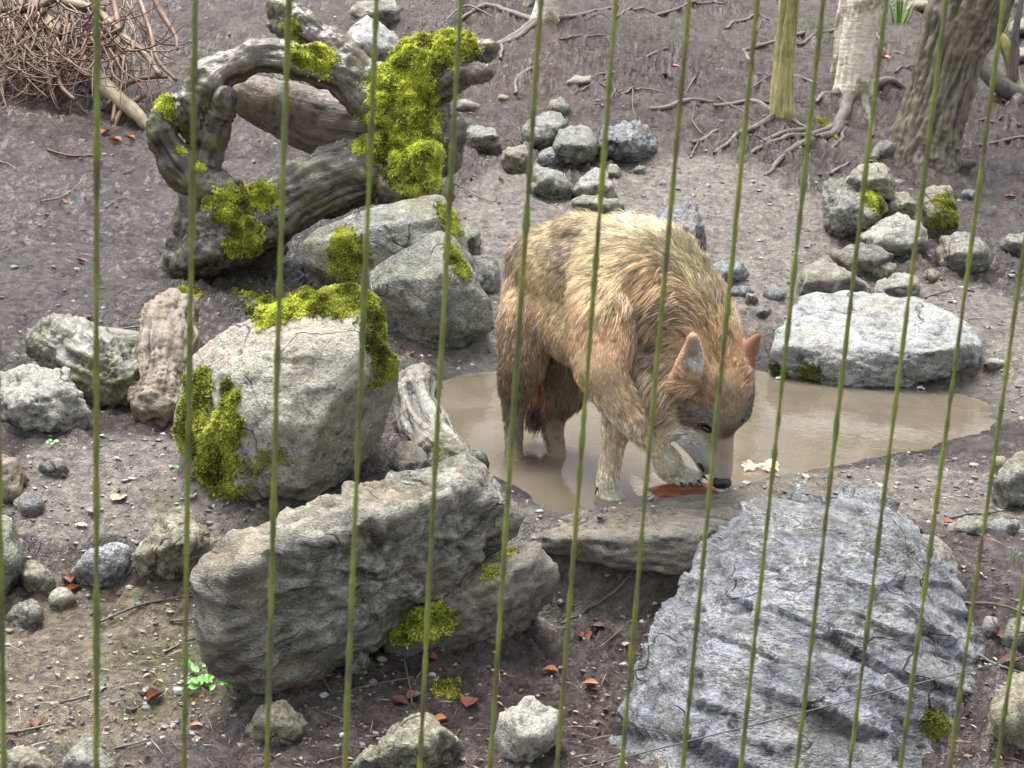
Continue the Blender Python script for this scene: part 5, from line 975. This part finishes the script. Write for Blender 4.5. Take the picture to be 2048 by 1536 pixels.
# eye, nose, claws, mouth
M['eye'] = plain('dark_eye', (0.012, 0.009, 0.006), 0.08, 0.6); M['nose'] = plain('black_nose_leather', (0.03, 0.031, 0.034), 0.38, 0.5, 220); M['claw'] = plain('dark_claw', (0.02, 0.017, 0.015), 0.35, 0.5); M['gum'] = plain('dark_lip', (0.02, 0.012, 0.011), 0.35, 0.5)
def blob(name, c, ax, R3, mat, lvl=3, amp=0.0, parent=None):
    """small ellipsoid with axes ax (3x3 rows) and half sizes R3"""
    U, T = ico(lvl); V = (U*np.array(R3))@np.array(ax)
    if amp: V = V*(1+amp*fbm(V, 60, 2))[:, None]
    return obj(name, V+c, T, M[mat], parent or wolf)
view = np.array([_r, _u, -_d])
h, n = cast(wb, 1412, 857)
th = math.radians(-35); ex = math.cos(th)*_r+math.sin(th)*_u; ey = -math.sin(th)*_r+math.cos(th)*_u
blob('eye', h+n*0.003, np.array([ex, ey, -_d]), (0.016, 0.009, 0.008), 'eye')
h2, n2 = cast(wb, 1487, 838)
if h2 is not None: blob('eye', h2-n2*0.002, view, (0.006, 0.010, 0.008), 'eye')
p, r = W(1443, 964, 4.25, 20)
blob('nose', p, view, (0.027, 0.019, 0.024), 'nose', 4, 0.08)
p, r = W(1401, 932, 4.262, 10); th = math.radians(-60); ex = math.cos(th)*_r+math.sin(th)*_u; ey = -math.sin(th)*_r+math.cos(th)*_u
blob('mouth', p, np.array([ex, ey, -_d]), (0.020, 0.005, 0.010), 'gum')
for px, py, Yc, dx, dy in [(1362, 968, 4.272, 6, 12), (1380, 968, 4.282, 8, 12), (1396, 963, 4.292, 9, 12), (1406, 954, 4.305, 10, 10), (1205, 1004, 4.325, -1, 10), (1223, 1008, 4.315, 2, 9), (1239, 1007, 4.32, 5, 8), (1250, 1003, 4.335, 8, 6), (1194, 978, 4.345, -4, 14)]:
    a, _ = W(px, py-2, Yc, 1); b, _ = W(px+dx, py+dy-2, Yc-0.012, 1); Pq = smooth_path([a, (a+b)/2+np.array([0, -.002, .002]), b], 6); V, Fs = tube(Pq, np.linspace(.0042, .0008, 6), 7); obj('claw', V, Fs, M['claw'], wolf)
# ------------------------------------------------------------------ loose stuff on the ground
rs = np.random.RandomState(77)
def scatter(n, ymin, ymax, spread=0.48):
    y = 1/(1/ymax+rs.rand(n)*(1/ymin-1/ymax)); x = rs.uniform(-spread, spread, n)*y
    return x, y
def outside_pond(x, y, m=0.0): return poly_sd(np.column_stack([x, y]), POND) > m
x, y = scatter(32000, 2.95, 11); ok = outside_pond(x, y, 0.0); x, y = x[ok], y[ok]
zn = fbm(np.column_stack([x, y, 0*x]), 2.2, 3, 0.6, 31); i_ = np.clip(np.searchsorted(gx, x)-1, 0, nxg-2); j_ = np.clip(np.searchsorted(gy, y)-1, 0, nyg-2); gvv = grv.reshape(nxg, nyg)[i_, j_]
ok = rs.rand(len(x)) < np.clip(0.10+0.35*zn+0.45*gvv, 0.04, 1); x, y = x[ok], y[ok]; n = len(x)
sz = 0.0028*np.exp(rs.normal(0, 0.5, n))*(0.75+0.11*y); sz = np.minimum(sz, 0.012)
U, T = ico(1); V = U[None]*sz[:, None, None]*(1+0.3*rs.normal(size=(n, len(U), 1)))*np.stack([1+0.5*rs.rand(n), 1+0.5*rs.rand(n), 0.5+0.4*rs.rand(n)], 1)[:, None]
V[:, :, 0] += x[:, None]; V[:, :, 1] += y[:, None]; V[:, :, 2] += np.array([hz(a, b) for a, b in zip(x, y)])[:, None]+sz[:, None]*0.25
pal = np.array([(0.30, 0.29, 0.28), (0.22, 0.21, 0.21), (0.14, 0.145, 0.16), (0.42, 0.41, 0.38), (0.32, 0.27, 0.2), (0.10, 0.09, 0.085), (0.55, 0.53, 0.5), (0.2, 0.18, 0.17)])
pc = pal[rs.choice(8, n, p=[.18, .24, .17, .03, .12, .13, .005, .125])]*rs.uniform(0.55, 0.95, (n, 1))
F = (np.arange(n)[:, None, None]*len(U)+T[None]).reshape(-1, 3)
o = obj('gravel', V.reshape(-1, 3), F, M['pebble'], smooth=False); attr(o.data, 'col', np.repeat(pc, len(U), 0)); tag(o, 'small mixed pebbles and grit scattered over the mud', None, None, 'stuff')
# crumbs of leaves, bark and needles
x, y = scatter(24000, 2.95, 12); ok = outside_pond(x, y, 0.02); x, y = x[ok], y[ok]
dn = fbm(np.column_stack([x, y, 0*x]), 1.6, 3, 0.6, 71)+0.5*sm(6.5, 9, y)+0.35*sm(4.0, 3.5, y); ok = rs.rand(len(x)) < np.clip(0.15+0.75*dn, 0.04, 1); x, y = x[ok], y[ok]; n = len(x)
a = rs.rand(n)*6.28; needle = rs.rand(n) < 0.5; L = np.where(needle, rs.uniform(.012, .045, n), rs.uniform(.004, .011, n)); wd = np.where(needle, .0009, L*rs.uniform(.3, .6, n))*(0.8+0.05*y)
ux = np.column_stack([np.cos(a), np.sin(a), rs.normal(0, .15, n)]); vx = np.column_stack([-np.sin(a), np.cos(a), rs.normal(0, .35, n)]); c = np.column_stack([x, y, np.array([hz(p, q) for p, q in zip(x, y)])+.004])
V = np.stack([c-ux*L[:, None], c-vx*wd[:, None]+[0, 0, .002], c+ux*L[:, None], c+vx*wd[:, None]+[0, 0, .002]], 1).reshape(-1, 3)
pal = np.array([(0.09, 0.05, 0.035), (0.05, 0.035, 0.03), (0.20, 0.10, 0.05), (0.26, 0.19, 0.12), (0.13, 0.07, 0.05), (0.26, 0.21, 0.14)]); pc = pal[rs.choice(6, n, p=[.27, .25, .13, .12, .17, .06])]
o = obj('leaf_litter', V, np.arange(4*n).reshape(-1, 4), M['litter'], smooth=False); attr(o.data, 'col', np.repeat(pc, 4, 0)); tag(o, 'dark crumbs of leaves, bark and fallen needles', None, None, 'stuff')
# fallen leaves
def leaf_mesh(c, L, yaw, curl, seed, col):
    r = np.random.RandomState(seed); nu, nv = 11, 7; u = np.linspace(0, 1, nu); v = np.linspace(-1, 1, nv); Uu, Vv = np.meshgrid(u, v, indexing='ij')
    w = 0.33*np.sin(np.pi*np.clip(Uu, 0, 1)**0.85)**0.8+0.004; X = (Uu-0.5); Yy = Vv*w; Z = curl*(Vv**2)*w*1.2+0.25*curl*(X**2)+0.015*np.sin(Uu*26)*np.abs(Vv)
    P = np.stack([X*math.cos(yaw)-Yy*math.sin(yaw), X*math.sin(yaw)+Yy*math.cos(yaw), Z], -1).reshape(-1, 3)*L
    P += 0.03*L*np.column_stack([fbm(P, 2.5/L, 2, .5, seed), fbm(P, 2.5/L, 2, .5, seed+3), 1.5*fbm(P, 2/L, 2, .5, seed+5)])
    P = P+c; P[:, 2] += -P[:, 2].min()+c[2]+0.002; i = (np.arange(nu-1)[:, None]*nv+np.arange(nv-1)[None]).ravel(); F = np.stack([i, i+nv, i+nv+1, i+1], 1)
    cc = np.array(col)*(0.85+0.3*np.abs(Vv).reshape(-1, 1))*(1-0.4*(np.abs(Vv.reshape(-1, 1)) < 0.1)); return P, F, cc
LC = [(0.22, 0.07, 0.03), (0.14, 0.05, 0.03), (0.30, 0.12, 0.05), (0.09, 0.045, 0.035)]
leaves = [(605, 1382, .075, .5, 2, 'large glossy red-brown fallen leaf in front of the long dark block'), (310, 1405, .05, .9, 1, None), (390, 1455, .03, .4, 2, None), (1168, 1275, .06, .7, 1, None), (1195, 1268, .04, .7, 3, None), (940, 1405, .055, .5, 1, None), (860, 1325, .04, .6, 0, None), (880, 1438, .04, .8, 2, None), (1100, 1355, .04, .8, 2, None), (1180, 1385, .04, .6, 2, None), (135, 1165, .05, .8, 1, None), (150, 1180, .04, .8, 0, None), (70, 1452, .04, .5, 1, None), (800, 1400, .05, .3, 3, None), (830, 1395, .05, .5, 3, None),
          (1995, 1285, .05, .7, 3, None), (2020, 1330, .05, .6, 1, None), (1900, 1055, .04, .5, 0, None), (135, 408, .06, .6, 2, None), (165, 528, .05, .6, 1, None), (180, 645, .03, .6, 2, None), (1000, 365, .04, .7, 0, None), (1330, 150, .06, .5, 2, None), (1350, 142, .06, .5, 2, None), (1500, 310, .06, .5, 2, None), (1670, 145, .07, .6, 2, None), (1770, 120, .08, .6, 2, None), (1960, 325, .07, .5, 1, None), (2020, 395, .06, .5, 0, None), (210, 265, .07, .7, 2, None), (230, 290, .07, .7, 2, None), (260, 285, .06, .7, 0, None), (195, 330, .06, .5, 2, None), (640, 1060, .03, .5, 1, None), (1040, 780, .02, .4, 1, None), (560, 610, .03, .6, 1, None), (820, 720, .05, .6, 1, None), (1410, 1290, .03, .6, 1, None)]
for k, (px, py, L, cu, ci, lab) in enumerate(leaves):
    g = ground(px, py); g[2] = hz(g[0], g[1])+0.003; P, F, cc = leaf_mesh(g, L, rs.rand()*6.28, cu, k, LC[ci]); o = obj('fallen_leaf', P, F, M['litter'], None, g); attr(o.data, 'col', cc)
    tag(o, lab or 'small curled brown fallen leaf lying on wet ground', 'leaf', None if lab else 'brown fallen leaves')
# straw coloured splinters
for px, py, L, yaw, lab in [(238, 1002, .06, 1.2, 'pale flat wood splinter on the gravel beside the boulder'), (162, 1065, .035, 0.1, 'short straw-coloured wood chip on the gravel by the slate shard')]:
    g = ground(px, py); g[2] = hz(g[0], g[1])+.004; P, F, cc = leaf_mesh(g, L, yaw, .2, int(px), (0.36, 0.29, 0.19)); P[:, :2] = g[:2]+(P[:, :2]-g[:2])@np.array([[1, 0], [0, 1]]); o = obj('wood_chip', P, F, M['litter'], None, g); attr(o.data, 'col', cc); tag(o, lab, 'wood chip')
# twigs on the ground
def twig(pts, r, lab, grp, mat='root'):
    q = []
    for p in pts: g = ground(*p); q.append((g[0], g[1], hz(g[0], g[1])+0.006))
    q = smooth_path(np.array(q), len(pts)*6); q[:, 2] = np.maximum(q[:, 2], np.array([hz(a, b) for a, b in q[:, :2]])+0.8*r); q[:, :2] += 0.004*np.column_stack([perlin(q*30+3), perlin(q*30+9)])
    o = tube_obj('twig', q, np.linspace(r, r*0.45, len(q)), M[mat], 6, None, q[0], int(pts[0][0]), r*0.12, 200); tag(o, lab, 'twig', grp)
TW = 'thin dead twig lying on the wet mud'; TG = 'twigs on the ground'
twig([(560, 680), (440, 700), (220, 665)], .006, 'straight stick between the split log and the boulder', None); twig([(80, 405), (130, 400), (185, 345)], .004, 'forked pale twig on the mud left of the stump', None, 'bough'); twig([(95, 305), (140, 312), (190, 318)], .006, 'reddish stick on the mud below the spruce branches', None, 'twig')
for pts, r in [([(160, 460), (220, 465)], .003), ([(210, 422), (240, 408), (265, 410)], .003), ([(0, 325), (25, 335), (30, 352)], .005), ([(190, 1245), (290, 1210), (420, 1190)], .0035), ([(330, 1300), (370, 1280), (440, 1262)], .003), ([(0, 1475), (60, 1465), (110, 1455)], .004), ([(230, 1505), (300, 1485)], .003), ([(690, 1390), (760, 1370), (830, 1365)], .0028), ([(805, 1320), (815, 1360), (825, 1420)], .0028), ([(640, 1360), (665, 1400)], .003), ([(120, 1410), (180, 1400)], .004), ([(340, 1240), (400, 1235), (470, 1215)], .003), ([(380, 1370), (340, 1440)], .002),
               ([(1900, 1210), (1990, 1215), (2060, 1235)], .004), ([(1890, 1290), (1990, 1335), (2050, 1350)], .004), ([(1900, 1040), (1970, 1025), (2060, 1020)], .003), ([(1200, 1300), (1280, 1240), (1330, 1195)], .002), ([(700, 1460), (640, 1440)], .002), ([(1400, 150), (1360, 195)], .006), ([(1240, 200), (1290, 185), (1330, 190)], .006), ([(1450, 60), (1500, 40), (1560, 45)], .009), ([(1310, 30), (1400, 12), (1460, 20)], .009), ([(1230, 40), (1280, 25), (1330, 30)], .008), ([(1850, 600), (1910, 585)], .004), ([(1900, 650), (1960, 640), (2010, 655)], .002), ([(1790, 150), (1850, 120)], .007), ([(1960, 240), (2040, 260)], .008), ([(1380, 320), (1400, 290), (1440, 250)], .004), ([(905, 380), (970, 395), (1040, 415)], .003), ([(560, 20), (600, 40)], .006), ([(880, 60), (930, 30), (990, 38)], .008), ([(1120, 90), (1180, 75), (1230, 85)], .007)]: twig(pts, r, TW, TG)
for k in range(26):
    x0, y0 = rs.uniform(1010, 1840), rs.uniform(40, 320); a0 = rs.uniform(-0.6, 0.6)+(3.1 if rs.rand() < .5 else 0); L0 = rs.uniform(40, 110); pts = [(x0, y0)]
    for q in range(3): a0 += rs.normal(0, .5); pts.append((pts[-1][0]+math.cos(a0)*L0/3, min(345, max(25, pts[-1][1]+math.sin(a0)*L0/4))))
    twig(pts, rs.uniform(.002, .005), TW, TG)
# flooded strip of bark under the lip, curled dark root in the hollow
twig([(1270, 1150), (1230, 1190), (1160, 1240), (1120, 1245)], .006, 'dark bark strip hanging in the hollow under the lip', None)

# ------------------------------------------------------------------ feathers and scraps
def feather(pts, width, col, name, lab, cat, n=44, seed=0, tipc=None):
    r = np.random.RandomState(seed); P = smooth_path(np.array(pts), n); T = np.gradient(P, axis=0); T /= np.linalg.norm(T, axis=1)[:, None]; S = np.cross(T, [0, -0.5, 0.87]); S /= np.linalg.norm(S, axis=1)[:, None]
    parts = [tube(P, np.linspace(.0013, .0004, n), 5)]; cc = [np.tile(np.array(col)*0.9, (len(parts[0][0]), 1))]; t = np.linspace(0, 1, n); wv = width*np.sin(np.pi*np.clip(0.12+0.9*t, 0, 1))**0.6
    for sgn in (-1, 1):
        tip = P+S*(sgn*wv*(0.8+0.3*r.rand(n)))[:, None]+T*(wv*0.9)[:, None]+r.normal(0, .0012, (n, 3)); d = T*(0.0028)
        V = np.stack([P-d*0.6, P+d*0.6, tip+d*0.35, tip-d*0.35], 1).reshape(-1, 3); parts.append((V, [np.arange(4*n).reshape(-1, 4)]))
        k = np.array(col)*r.uniform(0.8, 1.1, (n, 1)); k2 = np.array(tipc if tipc is not None else col)*r.uniform(0.8, 1.1, (n, 1)); cc.append(np.stack([k, k, k2, k2], 1).reshape(-1, 3))
    V, F = join(parts); o = obj(name, V, F, M['litter'], None, P[n//2]-np.array([0, 0, width*.3])); attr(o.data, 'col', np.vstack(cc)); return tag(o, lab, cat)
def fp(px, py, lift=0.0): return on_z(px, py, 0.052+lift)
feather([fp(1410, 980), fp(1340, 984), fp(1290, 977), fp(1262, 948)], .030, (0.78, 0.64, 0.48), 'feather', 'pale cream feather curling up beside the wolf paw', 'feather', 130, seed=2, tipc=(0.85, 0.76, 0.64))
feather([fp(1400, 976), fp(1355, 974), fp(1322, 964), fp(1306, 944)], .026, (0.72, 0.55, 0.40), 'feather', 'second cream feather tucked behind the curled one', 'feather', 120, seed=3, tipc=(0.80, 0.68, 0.55))
for k, (yy, dx) in enumerate([(979, 0), (986, 12), (974, 24), (990, 36)]):
    feather([fp(1436, yy-3, .01), fp(1388, yy, .012), fp(1335+dx, yy+2, .012), fp(1292+dx, yy, .01)], .020, (0.25, 0.095, 0.045), 'feather', ['long rust-brown feather under the paw, topmost of the bundle', 'rust-brown feather at the bottom of the bundle under the paw', 'rust-brown feather touching the wolf claws', 'short rust-brown feather poking out below the muzzle'][k], 'feather', 110, seed=10+k, tipc=(0.18, 0.05, 0.025))
for k in range(5):
    a = k*1.1; c = on_z(1522+rs.uniform(-24, 24), 938+rs.uniform(-5, 5), 0.004); e = c+np.array([math.cos(a)*.035, math.sin(a)*.035, .006]); feather([c, (c+e)/2+np.array([0, 0, .006]), e], .020, (0.82, 0.56, 0.38), 'floating_feather', 'small peach coloured down feather floating on the pool beside the muzzle', 'feather', 18, seed=30+k)['group'] = 'down feathers floating on the pool'
for px, py in ((1240, 1034), (1225, 1045), (1300, 1040)):
    g = ground(px, py); V, T, cv = rock_mesh(np.array(g)+np.array([0, 0, .055])*0+rs.normal(0, .0045, (10, 3))*[1.3, 1, .6]+np.array([0, 0, hz(g[0], g[1])-g[2]+.05]), int(px), 2, chips=0, amp=.05); o = obj('meat_scrap', V-np.array([0, 0, V[:, 2].min()-max(hz(g[0], g[1]), .0)-.03]), T, plain('pink_scrap', (0.62, 0.36, 0.26), 0.4, 0.5, 80), None, g); tag(o, 'tiny pink scrap of meat on the gravelly lip', 'scrap', 'meat scraps on the lip')
for px, py, lab in ((1560, 757, 'white feather fluff floating below the oval rock'), (1842, 777, 'white fluff caught at the far pool edge')):
    c = on_z(px, py, 0.004); feather([c-np.array([.014, 0, 0]), c+np.array([0, .003, .004]), c+np.array([.014, 0, 0])], .006, (0.75, 0.74, 0.7), 'feather', lab, 'feather', 14, seed=int(px))
# ------------------------------------------------------------------ small green plants
def plant(px, py, n, L, lab, host=None, col=(0.10, 0.30, 0.03), seed=0):
    r = np.random.RandomState(seed)
    if host is not None: c, nn = cast(bvh_of(host), px, py)
    else: c = ground(px, py); c[2] = hz(c[0], c[1])
    if c is None: return
    t = thing('seedling', lab, 'plant', c); st_, lv = [], []
    for k in range(n):
        a = r.rand()*6.28; rr = r.uniform(.2, 1)*L*2; tip = c+np.array([math.cos(a)*rr, math.sin(a)*rr*.6-.01, r.uniform(.4, 1)*L]); st_.append(tube(smooth_path([c, (c+tip)/2+np.array([0, 0, .005]), tip], 6), np.full(6, .0007), 4))
        P, F, cc = leaf_mesh(tip, L*r.uniform(.8, 1.2), r.rand()*6.28, .3, k+seed, np.array(col)*r.uniform(.7, 1.4)); P[:, 2] += (P[:, 1]-tip[1])*0.5; o = obj('leaf', P, F, M['litter'], t); attr(o.data, 'col', cc)
    V, F = join(st_); o = obj('stems', V, F, M['litter'], t); attr(o.data, 'col', np.tile(np.array(col)*0.8, (len(V), 1)))
plant(405, 1368, 12, .022, 'bright green seedling cluster in front of the long dark block', seed=1); plant(456, 1375, 6, .018, 'lone little green seedling beside the larger cluster', seed=2); plant(400, 1335, 5, .022, 'tiny green seedling right against the long dark block', seed=6)
plant(778, 622, 16, .016, 'trailing small-leaved green herb on the boulder top', R['boulder'], (0.07, 0.26, 0.05), 3); plant(370, 940, 7, .014, 'little green herb at the foot of the boulder moss', None, (0.06, 0.26, 0.05), 4); plant(108, 895, 4, .014, 'two-leaved green sprout on the mud by the pale angular rock', None, seed=5)
def grass(px, py, n, L, lab, col, host=None, seed=0):
    r = np.random.RandomState(seed)
    if host is not None: c, _ = cast(bvh_of(host), px, py)
    else: c = ground(px, py); c[2] = hz(c[0], c[1])
    if c is None: return
    t = thing('grass_tuft', lab, 'grass', c)
    for k in range(n):
        a = r.rand()*6.28; e = np.array([math.cos(a), math.sin(a), 0]); b = c+e*r.rand()*L*.25; l = L*r.uniform(.6, 1.2); P = smooth_path([b, b+e*l*.25+np.array([0, 0, l*.6]), b+e*l*.7+np.array([0, 0, l*.55])], 9); S = np.array([-e[1], e[0], 0]); w_ = np.linspace(1, .1, 9)[:, None]*.0016*L/.08
        V = np.vstack([P-S*w_, P+S*w_]); i = np.arange(8); o = obj('blade', V, np.stack([i, i+1, i+10, i+9], 1), M['litter'], t); attr(o.data, 'col', np.tile(np.array(col)*r.uniform(.7, 1.3), (18, 1)))
grass(400, 800, 9, .07, 'blue-green grass blades sprouting from the boulder moss', (0.16, 0.26, 0.13), R['boulder'], 1); grass(2030, 1135, 14, .05, 'small green grass tuft on the right bank', (0.12, 0.2, 0.04), None, 2); grass(1800, 45, 30, .25, 'fresh green grass clump behind the birch', (0.16, 0.30, 0.05), None, 3); grass(1740, 40, 22, .2, 'smaller green grass clump near the birch stem', (0.14, 0.27, 0.05), None, 4); grass(535, 1430, 10, .04, 'thin yellowish grass beside the lumpy clay stone', (0.3, 0.3, 0.1), None, 5); grass(1990, 80, 26, .25, 'green undergrowth tuft behind the twisted shrub', (0.12, 0.24, 0.04), None, 7)
# far bank: pale stones under the shrub line
for k, (px, py, w_, h_) in enumerate([(1985, 40, 60, 45), (2040, 55, 50, 45), (2010, 5, 55, 40), (1840, 12, 60, 30), (2050, 110, 45, 40)]):
    rock(['mossy pale stone low in the far bank wall', 'buff stone at the end of the far bank wall', 'upper stone of the far bank wall', 'flat stone of the bank behind the birch', 'stone below the far bank wall by the shrub'][k], (px, py+h_//2), [(px-w_/2, py+5), (px-w_*.35, py-h_*.4), (px+w_*.3, py-h_*.45), (px+w_/2, py), (px+w_*.4, py+h_*.45), (px-w_*.4, py+h_*.45)], 'brown', .3, lvl=3, amp=.05)
